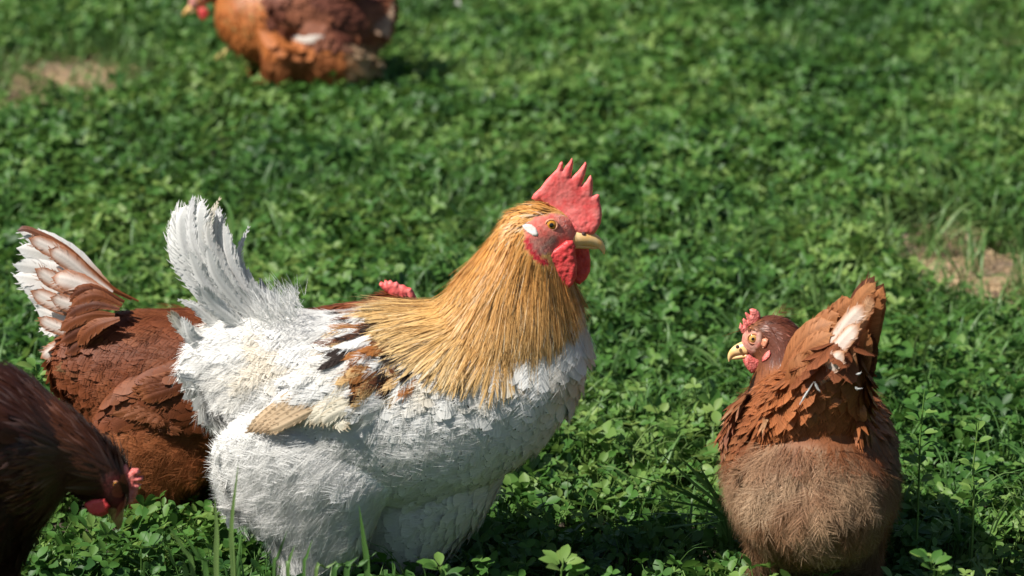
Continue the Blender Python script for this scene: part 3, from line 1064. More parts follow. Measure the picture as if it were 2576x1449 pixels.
    tail = [
        ([(640, 850), (530, 760), (458, 660), (440, 590), (456, 545)], 62, wf, 'round', .012),
        ([(645, 840), (545, 740), (472, 640), (455, 560), (470, 515)], 66, wf, 'round', .004),
        ([(650, 830), (560, 730), (492, 630), (478, 550), (488, 496)], 58, wg, 'lance', -.004),
        ([(655, 815), (575, 720), (512, 625), (500, 555), (510, 500)], 56, wf, 'round', -.010),
        ([(660, 805), (585, 715), (530, 620), (524, 560), (553, 500)], 44, wc, 'lance', -.014),
        ([(665, 800), (600, 715), (556, 630), (548, 570), (556, 528)], 46, wg, 'round', -.006),
        ([(672, 795), (615, 725), (580, 665), (566, 610), (562, 560)], 46, wf, 'round', -.012),
        ([(668, 800), (640, 745), (606, 690), (598, 640), (627, 570)], 44, wg, 'lance', .006),
        ([(690, 800), (660, 755), (634, 715), (624, 675)], 36, wf, 'lance', -.004),
        ([(710, 800), (690, 762), (668, 735), (655, 700)], 30, wg, 'lance', .01),
        ([(600, 860), (530, 805), (490, 770), (450, 755)], 34, wf, 'lance', -.012),
        ([(590, 880), (520, 850), (465, 830), (428, 785)], 38, wc, 'round', -.016),
        ([(570, 900), (520, 875), (480, 850), (462, 800)], 36, wf, 'round', -.022),
        ([(580, 930), (520, 950), (480, 950), (443, 943)], 30, wf, 'lance', -.03),
        ([(585, 950), (520, 975), (480, 968), (450, 950)], 26, wf, 'lance', -.02),
        ([(630, 830), (560, 770), (505, 700), (475, 630)], 50, wf, 'round', -.024),
        ([(650, 820), (590, 755), (540, 690), (520, 620)], 46, wf, 'round', -.028),
        ([(660, 810), (620, 760), (590, 720), (575, 680)], 40, wf, 'lance', -.026),
        ([(640, 840), (580, 800), (530, 760), (500, 720)], 44, wf, 'round', -.034),
        ([(690, 800), (660, 770), (640, 740), (632, 705)], 34, wf, 'lance', -.03),
    ]
    for i, (pts, w, cf, sh, dy) in enumerate(tail):
        m = len(pts)
        big_feather('tail_feather', root, [(a, b, dy * (0.6 + 0.4 * q / (m - 1))) for q, (a, b) in enumerate(pts)], w, cf, M['white_feather'], Y, nrm=(-0.55 + 0.25 * math.sin(i * 2.1), -1, 0.45 + 0.25 * math.cos(i * 1.7)), shape=sh, cup=0.3, rag=0.07, nu=28, seed=i, fringe=60)
    # loose barbs on the saddle in front of the tail
    q = []
    for i in range(800):
        a = rng.random()
        q.append(P(640 + 110 * a + rng.normal(0, 8), 800 - 25 * a + rng.normal(0, 22), Y - 0.02 + rng.normal(0, .02)))
    q = np.array(q)
    T = norm(np.column_stack([-0.5 + rng.normal(0, .5, len(q)), rng.normal(0, .4, len(q)), 0.9 + rng.normal(0, .25, len(q))]))
    strands('saddle_barbs', root, q, T, fill(len(q), (0, -1, 0)), 0.008 + 0.018 * rng.random(len(q)) ** 1.5, 0.1 * np.ones(len(q)), fill(len(q), WHITE), fill(len(q), WHITE), M['white_strand'], r=0.0004, wob=0.15, droop=-0.1)
    # head
    z = lambda pts: [((1850 + a / 2.416) / 1.49068, (550 + b / 2.416) / 1.49068) for a, b in pts]
    comb = z([(345, 470), (365, 430), (430, 370), (480, 300), (530, 250), (575, 205), (600, 150), (622, 128), (632, 150), (628, 210), (660, 170), (690, 135), (712, 100), (725, 135), (718, 200), (705, 275), (760, 230), (800, 180), (835, 135), (850, 165), (835, 240), (800, 350), (840, 310), (880, 255), (900, 290), (902, 380), (897, 440), (940, 430), (962, 435), (965, 500), (980, 560), (985, 620), (975, 690), (950, 740), (915, 790), (870, 800), (800, 800), (720, 780), (650, 720), (600, 640), (540, 590), (480, 530), (430, 490), (380, 492)])
    tp = lambda u, v: 0.45 + 0.55 * sstep(500, 585, v)
    inflate('comb', comb, Y, 17, 16, M['comb'], root, step=3.0, wrinkle=3.0, taper=tp)
    wat = z([(470, 1010), (500, 960), (560, 925), (610, 890), (660, 850), (720, 850), (745, 900), (745, 980), (758, 1080), (755, 1180), (720, 1250), (660, 1300), (600, 1280), (530, 1210), (490, 1110)])
    inflate('wattle', wat, Y - 0.020, 9, 16, M['wattle'], root, step=3.2, wrinkle=4.0, label='near red wattle')
    inflate('wattle', [(a + 34, b - 14) for a, b in wat], Y + 0.014, 9, 16, M['wattle'], root, step=3.6, wrinkle=4.0, label='far red wattle')
    h, nn = surf.hit(1335, 578)
    inflate('earlobe', z([(258, 712), (300, 695), (350, 700), (385, 730), (410, 780), (405, 815), (360, 810), (310, 780), (275, 745)]), h[1] - 0.001, 4, 8, M['earlobe'], root, step=2.5, wrinkle=1.0, yfun=lambda a, b: surf.hit(max(a, 1326), b)[0][1] + 0.0005)
    loft('upper_beak', [(1415, 598, 26, 30), (1442, 598, 25, 25), (1468, 599, 22, 20), (1488, 603, 19, 15), (1505, 612, 13, 10), (1516, 626, 7, 5), (1520, 639, 1.5, 1.5)], Y, M['beak'], root)
    loft('lower_beak', [(1422, 614, 12, 20), (1450, 616, 9, 15), (1475, 619, 7, 11), (1496, 623, 4, 6), (1504, 624, 1, 1)], Y, M['beak'], root)
    for s in (-1, 1):
        c = P(1468, 588, Y + s * 0.0065)
        dome('nostril', c, (0, s, 0.4), 0.0022, 0.5, M['nostril'], root)
    eye(root, surf, 1387, 566, 13.5, Y, 'iris', 0.45)
    # short bristly feathers of brow and cheek
    p, n = surf.sample(900000)
    u, v = near_uv(p, Y)
    ok = inside(u, v, ROOSTER_FACE) & (np.hypot(u - 1387, v - 566) > 22) & (rng.random(len(p)) < np.where((v > 600) & (u < 1410), 0.16, 0.05))
    p, n, u, v = p[ok], n[ok], u[ok], v[ok]
    k = len(p)
    c = mix((0.10, 0.05, 0.035), (0.6, 0.42, 0.28), (rng.random(k) < 0.45) * 1.0)
    strands('face_bristles', root, p, flow3(flow, u, v), n, 0.003 + 0.003 * rng.random(k), 0.5 * np.ones(k), c, c, M['white_strand'], r=0.00016, wob=0.3, droop=0.1)
    return root

HACKLE = [(1345, 490), (1270, 510), (1215, 580), (1130, 670), (1050, 700), (1010, 770), (1030, 815), (1080, 850), (1120, 880), (1170, 895), (1250, 895), (1330, 870), (1390, 820), (1420, 770), (1440, 735), (1445, 690), (1395, 668), (1340, 640), (1318, 600), (1318, 570), (1350, 542), (1395, 532), (1420, 525), (1395, 505)]
ROOSTER_FACE = [(1318, 575), (1350, 546), (1400, 538), (1450, 560), (1480, 600), (1450, 640), (1420, 660), (1385, 660), (1345, 648), (1322, 618)]
PATCH = [(855, 830), (885, 775), (970, 755), (1060, 775), (1090, 860), (1050, 950), (985, 975), (915, 975), (865, 905)]

def hackle_ext(u, v):
    return inside(u, v, HACKLE)

def patch_cols(n, p):
    t = 0.75 * vnoise(p, 75, 12) + 0.35 * vnoise(p, 170, 13) + 0.62 * (rng.random(n) - 0.5) - 0.01
    c = fill(n, WHITE * 0.97)
    c[t > 0.42] = (0.68, 0.46, 0.22)
    c[t > 0.49] = (0.42, 0.17, 0.05)
    c[t > 0.60] = (0.17, 0.06, 0.025)
    c[t > 0.68] = (0.03, 0.018, 0.014)
    return c

# ================================================================== HENS
def hen_coat(root, surf, Y, flow, face, hackle, fluff, pal, sym=True, dens=30000, size=1.0, zmin=0.055, barbs=8, hack_len=1.0, down=250000, headf=None, curly=0.7, edge_gain=1.22, bald=None, mat='feather'):
    """contour feathers, neck hackles and soft down of one hen; pal(u, v, p) -> colour, fluff(u, v) -> 0..1"""
    uvf = (lambda p: near_uv(p, Y)) if sym else proj
    p, n = surf.sample(dens * 4)
    i_ = thin(p, 0.0088 * size)
    p, n = p[i_], n[i_]
    u, v = uvf(p)
    fl = np.clip(fluff(u, v) * 1.04, 0, 1)
    hk = inside(u, v, hackle)
    ok = ~inside(u, v, face) & (p[:, 2] > zmin) & ~hk & (rng.random(len(p)) > fl)
    if bald is not None:
        ok &= ~bald(u, v)
    q, m, a, b = p[ok], n[ok], u[ok], v[ok]
    k = len(q)
    T = clump_dir(jit_dir(flow3(flow, a, b), 0.07), q, 30, 0.16)
    c = pal(a, b, q)
    c = jitter(c, 0.13)
    L = (0.024 + 0.012 * rng.random(k)) * size
    W = L * 0.6
    lift = 0.065 + 0.015 * rng.random(k)
    edge = np.clip(c * edge_gain + 0.008, 0, 0.8)
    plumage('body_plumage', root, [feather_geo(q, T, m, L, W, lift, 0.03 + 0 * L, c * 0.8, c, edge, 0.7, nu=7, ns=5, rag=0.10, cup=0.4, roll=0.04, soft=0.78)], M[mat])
    sel = (m[:, 1] < 0.4)
    if barbs and sel.any():
        plumage('feather_barbs', root, [barb_geo(q[sel], T[sel], m[sel], L[sel], W[sel], lift[sel], 0.03 + 0 * L[sel], c[sel] * 0.9, edge[sel], barbs, r=0.00028)], M['strand'])
    # hackles
    p, n = surf.sample(110000 / size)
    u, v = uvf(p)
    ok = hk2 = inside(u, v, hackle) & ~inside(u, v, face)
    q, m, a, b = p[ok], n[ok], u[ok], v[ok]
    k = len(q)
    if k:
        T = clump_dir(jit_dir(flow3(flow, a, b), 0.06), q, 60, 0.18)
        c = jitter(pal(a, b, q), 0.3)
        tip = np.clip(c * 1.25, 0, 0.8)
        pale = rng.random(k) < 0.16
        tip[pale] = np.clip(tip[pale] * 1.8 + 0.06, 0, 0.7)
        L = (0.018 + 0.016 * rng.random(k)) * hack_len
        if headf is not None:
            L = L * headf(a, b)
        plumage('neck_hackles', root, [feather_geo(q, T, m, L, np.minimum(0.0036 + 0.002 * rng.random(k), L * 0.3), 0.05 + 0.06 * rng.random(k), 0.05 + 0 * L, c * 0.8, tip, shape=1, nu=5, ns=3, cup=0.5, roll=0.3)], M['glossy_feather'])
    # fluff feathers: open barbs without a closed vane
    p, n = surf.sample(dens * 4)
    i_ = thin(p, 0.0085 * size)
    p, n = p[i_], n[i_]
    u, v = uvf(p)
    ok = ~inside(u, v, face) & (p[:, 2] > zmin) & (rng.random(len(p)) < fluff(u, v))
    q, m, a, b = p[ok], n[ok], u[ok], v[ok]
    k = len(q)
    if k:
        T = clump_dir(jit_dir(flow3(flow, a, b), 0.22), q, 30, curly * 0.55, 4)
        c = jitter(pal(a, b, q), 0.16)
        L = (0.026 + 0.014 * rng.random(k)) * size
        plumage('fluff', root, [barb_geo(q, T, m, L, L * 0.85, 0.14 + 0.10 * rng.random(k), 0.06 + 0 * L, c * 0.92, np.clip(c * 1.1, 0, .85), 22, r=0.00024, spread=0.75)], M['strand'])
    # down
    p, n = surf.sample(down * 0.8)
    u, v = uvf(p)
    fl = fluff(u, v)
    ok = ~inside(u, v, face) & (p[:, 2] > zmin) & (rng.random(len(p)) < fl)
    q, m, a, b = p[ok], n[ok], u[ok], v[ok]
    k = len(q)
    if k:
        T = clump_dir(flow3(flow, a, b), q, 40, curly, 4)
        T = clump_dir(T, q, 110, curly * 0.7, 8)
        c = jitter(pal(a, b, q), 0.25)
        L = (0.010 + 0.014 * rng.random(k)) * size
        strands('down', root, q, T, m, L, 0.20 + 0.25 * rng.random(k), c * 0.85, np.clip(c * 1.15, 0, .85), M['strand'], r=0.00026 * size, wob=0.16, droop=0.1)

def body_cols(me, surf, uvf, pal, face, fc0, fc1, zleg, leg=(0.45, 0.3, 0.09)):
    V = surf.V
    u, v = uvf(V)
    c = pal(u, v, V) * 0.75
    f = inside(u, v, face)
    nz = vnoise(V, 260, 3)
    c[f] = mix(fc0, fc1, np.clip(nz[f] * 1.4 - 0.2, 0, 1))
    c[V[:, 2] < zleg] = leg
    set_cols(me, c)

def draped_wing(root, surf, Y, poly, flow, pal, thick=11, mirror=True, dens=30000, back=-0.002, size=1.0, flights=(), fmat='feather'):
    for side in ((-1, 1) if mirror else (-1,)):
        def yf(a, b):
            return surf.hit(a, b)[0][1] - back
        w = inflate('wing', poly, Y, thick, 32, M['body'], root, step=15, yfun=yf)
        me = w.data
        if side == 1:
            vv = verts_of(me)
            vv[:, 1] = 2 * Y - vv[:, 1]
            me.vertices.foreach_set('co', vv.astype(np.float32).ravel())
            me.flip_normals()
        ws = Surf(me)
        u, v = near_uv(ws.V, Y)
        set_cols(me, pal(u, v, ws.V) * 0.7)
        p, n = ws.sample(dens * 4)
        i_ = thin(p, 0.0088 * size)
        p, n = p[i_], n[i_]
        k_ = n[:, 1] * side > 0.5
        p, n = p[k_], n[k_]
        u, v = near_uv(p, Y)
        T = clump_dir(jit_dir(flow3(flow, u, v), 0.08), p, 50, 0.15)
        c = jitter(pal(u, v, p), 0.2)
        L = (0.024 + 0.014 * rng.random(len(p))) * size
        e = np.clip(c * 1.22 + 0.008, 0, .8)
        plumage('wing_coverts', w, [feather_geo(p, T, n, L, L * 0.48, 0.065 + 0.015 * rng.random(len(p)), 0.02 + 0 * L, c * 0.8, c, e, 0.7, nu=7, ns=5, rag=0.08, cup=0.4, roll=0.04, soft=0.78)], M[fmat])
        for i, (pts, wd, cf) in enumerate(flights):
            pp3 = [(a, b, surf.hit(a, b)[0][1] - back - (0.0, 0.5, 1.0, 1.0)[qi] * (0.004 + thick * 0.00042) - 0.001 * (i % 6) * (qi > 0)) for qi, (a, b) in enumerate(pts)]
            f = big_feather('flight_feather', w, pp3, wd, cf, M['feather'], 0.0, nrm=(0, -1, 0.3), cup=0.2, rag=0.02, seed=300 + i)
            if side == 1:
                vv = verts_of(f.data)
                vv[:, 1] = 2 * Y - vv[:, 1]
                f.data.vertices.foreach_set('co', vv.astype(np.float32).ravel())
                f.data.flip_normals()

def beak(root, up, low, Y, mat='beak'):
    loft('upper_beak', up, Y, M[mat], root)
    loft('lower_beak', low, Y, M[mat], root)

# ---------------------------------------------------------------- chestnut hen behind the rooster's tail
def build_tail_hen():
    Y = 0.24
    root = empty('hen', (P(430, 1200, Y)[0], Y, 0.0))
    tag(root, 'chestnut hen with white laced tail fan standing behind the rooster', 'hen', 'brown hens in the clover')
    f1, f2 = foot_v(0, Y - 0.05), foot_v(0, Y + 0.05)
    parts = [
        loft_geo(stn([(140, 890, 15, 15), (170, 895, 70, 50), (230, 905, 120, 85), (330, 935, 165, 130), (450, 960, 190, 160), (580, 970, 205, 170), (700, 955, 195, 165), (800, 930, 160, 130), (870, 910, 100, 80), (905, 905, 20, 20)], Y)),
        loft_geo(stn([(740, 900, 130, 100), (820, 850, 85, 75), (890, 815, 58, 52), (950, 795, 46, 40), (1000, 785, 44, 36), (1040, 792, 34, 26), (1066, 800, 14, 12)], Y)),
        loft_geo(stn([(480, 1010, 150, 60, -.035), (420, 1090, 170, 85, -.04), (405, 1160, 150, 80, -.045), (400, 1220, 85, 55, -.05), (385, 1290, 42, 34, -.05), (385, 1350, 16, 16, -.05), (388, f1 - 20, 13, 13, -.05)], Y)),
        loft_geo(stn([(560, 1040, 160, 90, 0), (540, 1120, 150, 90, 0.01), (530, 1180, 110, 70, 0.03), (520, 1240, 60, 45, .045), (515, 1320, 24, 22, .05), (515, f2 - 20, 13, 13, .05)], Y)),
    ]
    parts += leg_geo((385, 1340, -.05), (388, f1, -.05), None, Y, 12)
    parts += leg_geo((515, 1330, .05), (515, f2, .05), None, Y, 12)
    me = body_mesh('body', parts)
    surf = Surf(me)
    face = [(985, 770), (1030, 760), (1075, 800), (1040, 825), (1000, 815)]
    def pal(u, v, p):
        c = fill(len(u), (0.185, 0.050, 0.016))
        c = mix(c, (0.34, 0.118, 0.042), sstep(1055, 1085, v + (u - 400) * -0.1))
        c = mix(c, (0.24, 0.075, 0.026), 0.8 * sstep(0.5, 0.7, vnoise(p, 60, 3)) * sstep(1080, 1040, v))
        c = mix(c, (0.62, 0.46, 0.36), sstep(275, 235, u) * sstep(1030, 1060, v) * sstep(1120, 1080, v))
        c = mix(c, (0.10, 0.045, 0.025), sstep(1190, 1240, v))  # shade under the belly painted in as a darker coat
        return c
    body_cols(me, surf, lambda q: near_uv(q, Y), pal, face, (0.5, 0.08, 0.06), (0.5, 0.2, 0.15), 0.05)
    link('body', me, M['body'], root)
    flow = Flow([(1000, 760, -1, .2), (900, 790, -1, .5), (800, 830, -1, .4), (650, 830, -1, .25), (500, 830, -1, .15), (380, 830, -1, .2), (280, 860, -1, .35), (200, 900, -.8, .7), (240, 980, -.6, .9), (400, 1000, -.9, .45), (560, 1000, -1, .35),
                 (700, 1000, -.9, .5), (450, 1100, -1, .35), (330, 1120, -1, .35), (420, 1200, -.5, .9), (390, 1280, 0, 1), (520, 1250, -.2, 1), (560, 1100, -1, .4), (850, 950, -.6, .8)])
    hackle = [(1010, 735), (900, 740), (800, 750), (720, 745), (700, 800), (760, 900), (860, 900), (960, 840), (1000, 830), (985, 790), (1010, 765), (1050, 755)]
    hen_coat(root, surf, Y, flow, face, hackle, lambda u, v: 0.85 * sstep(1075, 1110, v) + 0.03, pal, size=1.1)
    wing_poly = [(246, 1032), (262, 985), (320, 945), (420, 900), (540, 880), (660, 890), (720, 950), (700, 1030), (640, 1085), (560, 1092), (450, 1085), (340, 1062), (280, 1050)]
    br = two((0.16, 0.042, 0.014), (0.26, 0.09, 0.035), 1.0)
    fl = [([(560 - i * 6, 985 + i * 11), (450 - i * 2, 1000 + i * 12), (340 + i * 12, 1020 + i * 8), (248 + i * 30, 1036 + i * 7)], 34, br) for i in range(8)]
    lw = lace((0.15, 0.042, 0.015), (0.30, 0.10, 0.036), None, 0.55)
    fl += [([(640 - i * 14, 900 + i * 9), (520 - i * 10, 925 + i * 11), (420 - i * 4, 955 + i * 11), (330 + i * 8, 975 + i * 11)], 40, lw) for i in range(7)]
    fl += [([(700 - i * 12, 905 + i * 14), (610 - i * 10, 935 + i * 14), (540 - i * 6, 965 + i * 13), (470 + i * 4, 985 + i * 12)], 40, lw) for i in range(7)]
    draped_wing(root, surf, Y, wing_poly, flow, pal, thick=20, flights=fl, size=1.15)
    zt = lambda pts: [(a / 2.2286 / 1.49068, (800 + b / 2.2286) / 1.49068) for a, b in pts]
    WB, BR = (0.78, 0.74, 0.70), (0.34, 0.12, 0.045)
    wt = lace((0.76, 0.72, 0.68), (0.8, 0.78, 0.76), None, 0.3, dark_base=(0.5, 0.24, 0.12))
    lc = lace((0.74, 0.66, 0.60), BR, None, 0.15)
    bn = lace((0.11, 0.03, 0.012), (0.22, 0.066, 0.024), None, 0.3)
    bs = lace((0.20, 0.058, 0.02), (0.27, 0.09, 0.034), None, 0.5)
    tl = [
        ([(950, 650), (700, 430), (450, 260), (160, 150)], 50, wt, .02), ([(900, 660), (620, 470), (380, 350), (135, 290)], 54, wt, .016), ([(880, 680), (580, 540), (330, 470), (106, 430)], 54, wt, .012),
        ([(850, 700), (580, 610), (330, 560), (108, 520)], 54, wt, .008), ([(820, 740), (580, 690), (370, 660), (170, 600)], 52, wt, .004), ([(800, 780), (600, 760), (430, 760), (230, 700)], 50, wt, .0),
        ([(780, 840), (600, 850), (450, 860), (300, 800)], 44, wt, -.002), ([(760, 900), (600, 930), (470, 960), (330, 970)], 40, wt, -.002),
        ([(1160, 735), (880, 590), (560, 300), (250, 140), (140, 145)], 17, two((0.25, 0.08, 0.03), (0.22, 0.17, 0.17), 5.0), .012),
        ([(1100, 720), (860, 580), (560, 330), (300, 180)], 24, bn, .014),
        ([(760, 520), (560, 370), (400, 280), (235, 205)], 42, lc, -.006), ([(940, 660), (700, 500), (530, 370), (402, 300)], 48, lc, -.014),
        ([(800, 680), (600, 620), (430, 550), (288, 460)], 46, lc, -.012), ([(900, 660), (720, 610), (560, 560), (428, 535)], 56, lc, -.022),
        ([(780, 860), (600, 800), (420, 730), (250, 645)], 46, lc, -.014), ([(820, 800), (680, 780), (540, 750), (415, 700)], 44, lc, -.026),
        ([(760, 1000), (620, 990), (450, 940), (312, 870)], 38, lc, -.016), ([(700, 1060), (560, 1090), (440, 1140), (337, 1215)], 40, lc, -.02),
        ([(1040, 740), (820, 645), (670, 650), (575, 745)], 30, bn, -.030), ([(1020, 770), (830, 690), (690, 710), (590, 790)], 34, bs, -.034), ([(1000, 800), (790, 760), (650, 800), (545, 880)], 34, bn, -.036),
        ([(960, 850), (760, 850), (610, 900), (500, 985)], 36, bs, -.038), ([(950, 900), (770, 930), (620, 1010), (500, 1080)], 36, bn, -.040), ([(1000, 880), (830, 930), (710, 1010), (650, 1110)], 40, bs, -.048),
        ([(900, 960), (760, 1020), (640, 1110), (540, 1180)], 36, bn, -.042), ([(860, 1040), (720, 1150), (600, 1240), (470, 1320)], 34, two((0.17, 0.05, 0.016), (0.34, 0.2, 0.1), 3.0), -.038), ([(900, 1060), (780, 1180), (690, 1280), (600, 1400)], 36, bs, -.040),
    ]
    for i, (pts, w, cf, dy) in enumerate(tl):
        m = len(pts)
        big_feather('tail_feather', root, [(a, b, dy + 0.004 * q) for q, (a, b) in enumerate(zt(pts))], w, cf, M['feather'] if cf in (bn, bs) else M['white_feather'], Y, nrm=(-0.35 + .2 * math.sin(i * 2.3), -1, 0.35 + .2 * math.cos(i * 1.9)), cup=0.16, rag=0.03, nu=24, fringe=8, seed=40 + i)
    comb = [(953, 716), (958, 706), (966, 712), (968, 702), (976, 708), (982, 703), (990, 711), (998, 708), (1006, 716), (1016, 716), (1024, 722), (1034, 724), (1040, 732), (1056, 765), (1030, 775), (1000, 765), (985, 752), (975, 738), (962, 728)]
    inflate('comb', comb, Y, 11, 12, M['comb'], root, step=4, wrinkle=4)
    inflate('wattle', [(1030, 810), (1050, 812), (1058, 840), (1045, 865), (1028, 850)], Y - .012, 7, 10, M['wattle'], root, step=5)
    inflate('wattle', [(1040, 810), (1060, 812), (1068, 840), (1055, 865), (1038, 850)], Y + .012, 7, 10, M['wattle'], root, step=5)
    beak(root, [(1048, 790, 14, 15), (1072, 795, 12, 11), (1092, 805, 8, 6), (1104, 818, 1, 1)], [(1050, 805, 8, 12), (1072, 810, 6, 8), (1090, 814, 1, 1)], Y)
    eye(root, surf, 1020, 783, 10, Y)
    return root

# ---------------------------------------------------------------- hen seen from behind
def build_rear_hen():
    Y = 0.0
    root = empty('hen', (P(2040, 1300, Y)[0], Y, 0.0))
    tag(root, 'russet hen seen from behind, tail raised and head turned left', 'hen', 'brown hens in the clover')
    fv = foot_v(0, -0.02)
    parts = [
        loft_geo(stn([(2052, 1285, 20, 20, -.165), (2052, 1275, 115, 128, -.14), (2050, 1245, 185, 180, -.10), (2046, 1200, 230, 203, -.04), (2038, 1160, 242, 210, .03), (2026, 1120, 215, 198, .09), (2008, 1080, 160, 168, .14), (1995, 1060, 80, 90, .175), (1990, 1055, 15, 15, .19)], Y), lateral=(1, 0, 0)),
        loft_geo(stn([(1995, 1060, 130, 110, .07), (1985, 985, 105, 92, .09), (1978, 920, 82, 74, .10), (1968, 870, 64, 58, .105), (1945, 846, 56, 50, .11), (1915, 850, 50, 42, .11), (1890, 868, 38, 32, .11), (1872, 880, 18, 16, .11)], Y)),
        loft_geo(stn([(2035, 1130, 120, 150, -.05), (2050, 1060, 105, 140, -.07), (2080, 980, 75, 105, -.09), (2110, 910, 42, 66, -.11), (2135, 860, 12, 25, -.12)], Y), lateral=(1, 0, 0)),
        loft_geo(stn([(1975, 1270, 100, 95, -.06), (1970, 1350, 85, 80, -.05), (1960, 1440, 52, 50, -.03), (1952, 1480, 22, 22, -.02), (1952, fv - 15, 14, 14, -.02)], Y)),
        loft_geo(stn([(2125, 1270, 105, 100, -.06), (2130, 1350, 90, 82, -.05), (2140, 1440, 54, 52, -.03), (2148, 1480, 22, 22, -.02), (2148, fv - 15, 14, 14, -.02)], Y)),
    ]
    for u in (1952, 2148):
        parts += leg_geo((u, 1470, -.02), (u, fv, -.02), None, Y, 13, face=0.01)
    me = body_mesh('body', parts)
    surf = Surf(me)
    zr = lambda pts: [((2680 + a / 4.14) / 1.49068, (1100 + b / 4.14) / 1.49068) for a, b in pts]
    face = zr([(440, 560), (520, 580), (640, 590), (730, 660), (720, 760), (640, 850), (560, 960), (480, 1000), (380, 900), (330, 820), (400, 700)])
    def pal(u, v, p):
        c = fill(len(u), (0.21, 0.066, 0.024))
        c = mix(c, (0.33, 0.112, 0.038), sstep(1150, 1080, v) * sstep(1880, 1960, u) * sstep(2260, 2150, u) * sstep(900, 940, v))
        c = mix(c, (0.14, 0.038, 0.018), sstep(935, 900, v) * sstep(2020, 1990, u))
        wl = sstep(1930, 1880, u) * sstep(1280, 1200, v)
        c = mix(c, (0.24, 0.09, 0.035), wl * (vnoise(p, 80, 3) > .45))
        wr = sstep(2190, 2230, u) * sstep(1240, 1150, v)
        c = mix(c, (0.11, 0.04, 0.02), wr)  # shade of the right flank, away from the sun, painted into the coat
        lo = sstep(1120, 1175, v + 90 * (vnoise(np.column_stack([u * .011, v * .011, 0 * u]), 1.0, 5) - .5))
        blob = np.exp(-((u - 1930) / 80) ** 2 - ((v - 1200) / 60) ** 2)
        c = mix(c, mix((0.27, 0.14, 0.07), (0.46, 0.31, 0.19), sstep(.3, .7, vnoise(p, 55, 15))), lo * 0.9 * sstep(2270, 2180, u))
        c = mix(c, (0.50, 0.36, 0.24), np.clip(blob, 0, 1) * 0.6)
        return c
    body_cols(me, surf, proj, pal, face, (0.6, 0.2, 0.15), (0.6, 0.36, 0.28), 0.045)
    link('body', me, M['body'], root)
    flow = Flow([(1950, 810, 1, .25), (2000, 850, .9, .6), (1960, 900, .2, 1), (1900, 980, -.4, 1), (1850, 1060, -.15, 1), (1830, 1150, .05, 1), (1950, 980, -.1, 1), (1960, 1080, -.35, 1), (2050, 1080, -.05, 1), (2140, 1060, .3, 1), (2050, 980, -.2, 1), (2110, 900, -.4, 1), (2220, 1050, .2, 1),
                 (2240, 1150, 0, 1), (2050, 1150, 0, 1), (1900, 1220, -.4, 1), (1980, 1240, -.3, 1), (2050, 1260, .15, 1), (2130, 1230, .4, 1), (2220, 1260, .2, 1), (1950, 1400, -.1, 1), (2150, 1400, .1, 1), (2050, 1360, 0, 1)])
    hackle = zr([(440, 540), (560, 420), (700, 340), (830, 310), (1000, 340), (1300, 440), (1500, 600), (1450, 1000), (1100, 1300), (700, 1600), (500, 1500), (560, 1250), (700, 1080), (560, 960), (650, 850), (730, 760), (740, 650), (640, 570)])
    fluff = lambda u, v: 0.98 * sstep(1120, 1175, v + 90 * (vnoise(np.column_stack([u * .011, v * .011, 0 * u]), 1.0, 5) - .5)) + 0.02
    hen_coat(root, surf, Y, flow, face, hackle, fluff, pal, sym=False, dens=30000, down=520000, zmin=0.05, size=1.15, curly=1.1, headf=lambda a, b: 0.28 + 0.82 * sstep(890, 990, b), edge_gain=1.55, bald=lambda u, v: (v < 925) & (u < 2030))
    # folded wings lying on the flanks
    for poly, side in (([(1824, 1080), (1840, 1020), (1885, 985), (1925, 1010), (1940, 1070), (1930, 1130), (1895, 1190), (1862, 1205), (1838, 1150)], -1),
                       ([(2150, 1050), (2195, 1020), (2235, 1060), (2248, 1120), (2240, 1170), (2205, 1200), (2170, 1160), (2150, 1110)], 1)):
        w = inflate('wing', poly, Y, 14, 40, M['body'], root, step=12, yfun=lambda a, b: surf.hit(a, b)[0][1] + 0.003)
        wm = w.data
        ws = Surf(wm)
        u, v = proj(ws.V)
        set_cols(wm, pal(u, v, ws.V) * 0.7)
        p, n = ws.sample(90000)
        k_ = n[:, 1] < -0.15
        p, n = p[k_], n[k_]
        n = norm(n + np.array([side * 0.5, 0, 0.2]))
        u, v = proj(p)
        T = clump_dir(jit_dir(flow3(flow, u, v) - np.array([0, 0.15, 0]), 0.05), p, 50, 0.10)
        c = jitter(pal(u, v, p), 0.3)
        tip = np.clip(c * 1.3, 0, .8)
        pl = (rng.random(len(p)) < 0.16) & (side < 0)
        tip[pl] = (0.5, 0.3, 0.16)
        L = 0.022 + 0.016 * rng.random(len(p))
        plumage('wing_coverts', w, [feather_geo(p, T, n, L, 0.005 + 0.002 * rng.random(len(p)), 0.02 + 0.02 * rng.random(len(p)), 0.05 + 0 * L, c * 0.8, tip, shape=1, nu=6, ns=3, rag=0.15, roll=0.1, soft=0.8)], M['feather'])
    zt = lambda pts: [((2900 + a / 1.9327) / 1.49068, (1000 + b / 1.9327) / 1.49068) for a, b in pts]
    dk = two((0.14, 0.045, 0.02), (0.13, 0.045, 0.022), 1)
    br = two((0.28, 0.09, 0.032), (0.44, 0.18, 0.07), 1.0)
    bl = two((0.33, 0.11, 0.04), (0.46, 0.2, 0.08), 1.0)
    wl = lace((0.74, 0.61, 0.52), (0.44, 0.2, 0.09), None, 0.5, dark_base=(0.34, 0.13, 0.05))
    gl = lace((0.52, 0.30, 0.17), (0.33, 0.12, 0.045), None, 0.5, dark_base=(0.3, 0.1, 0.035))
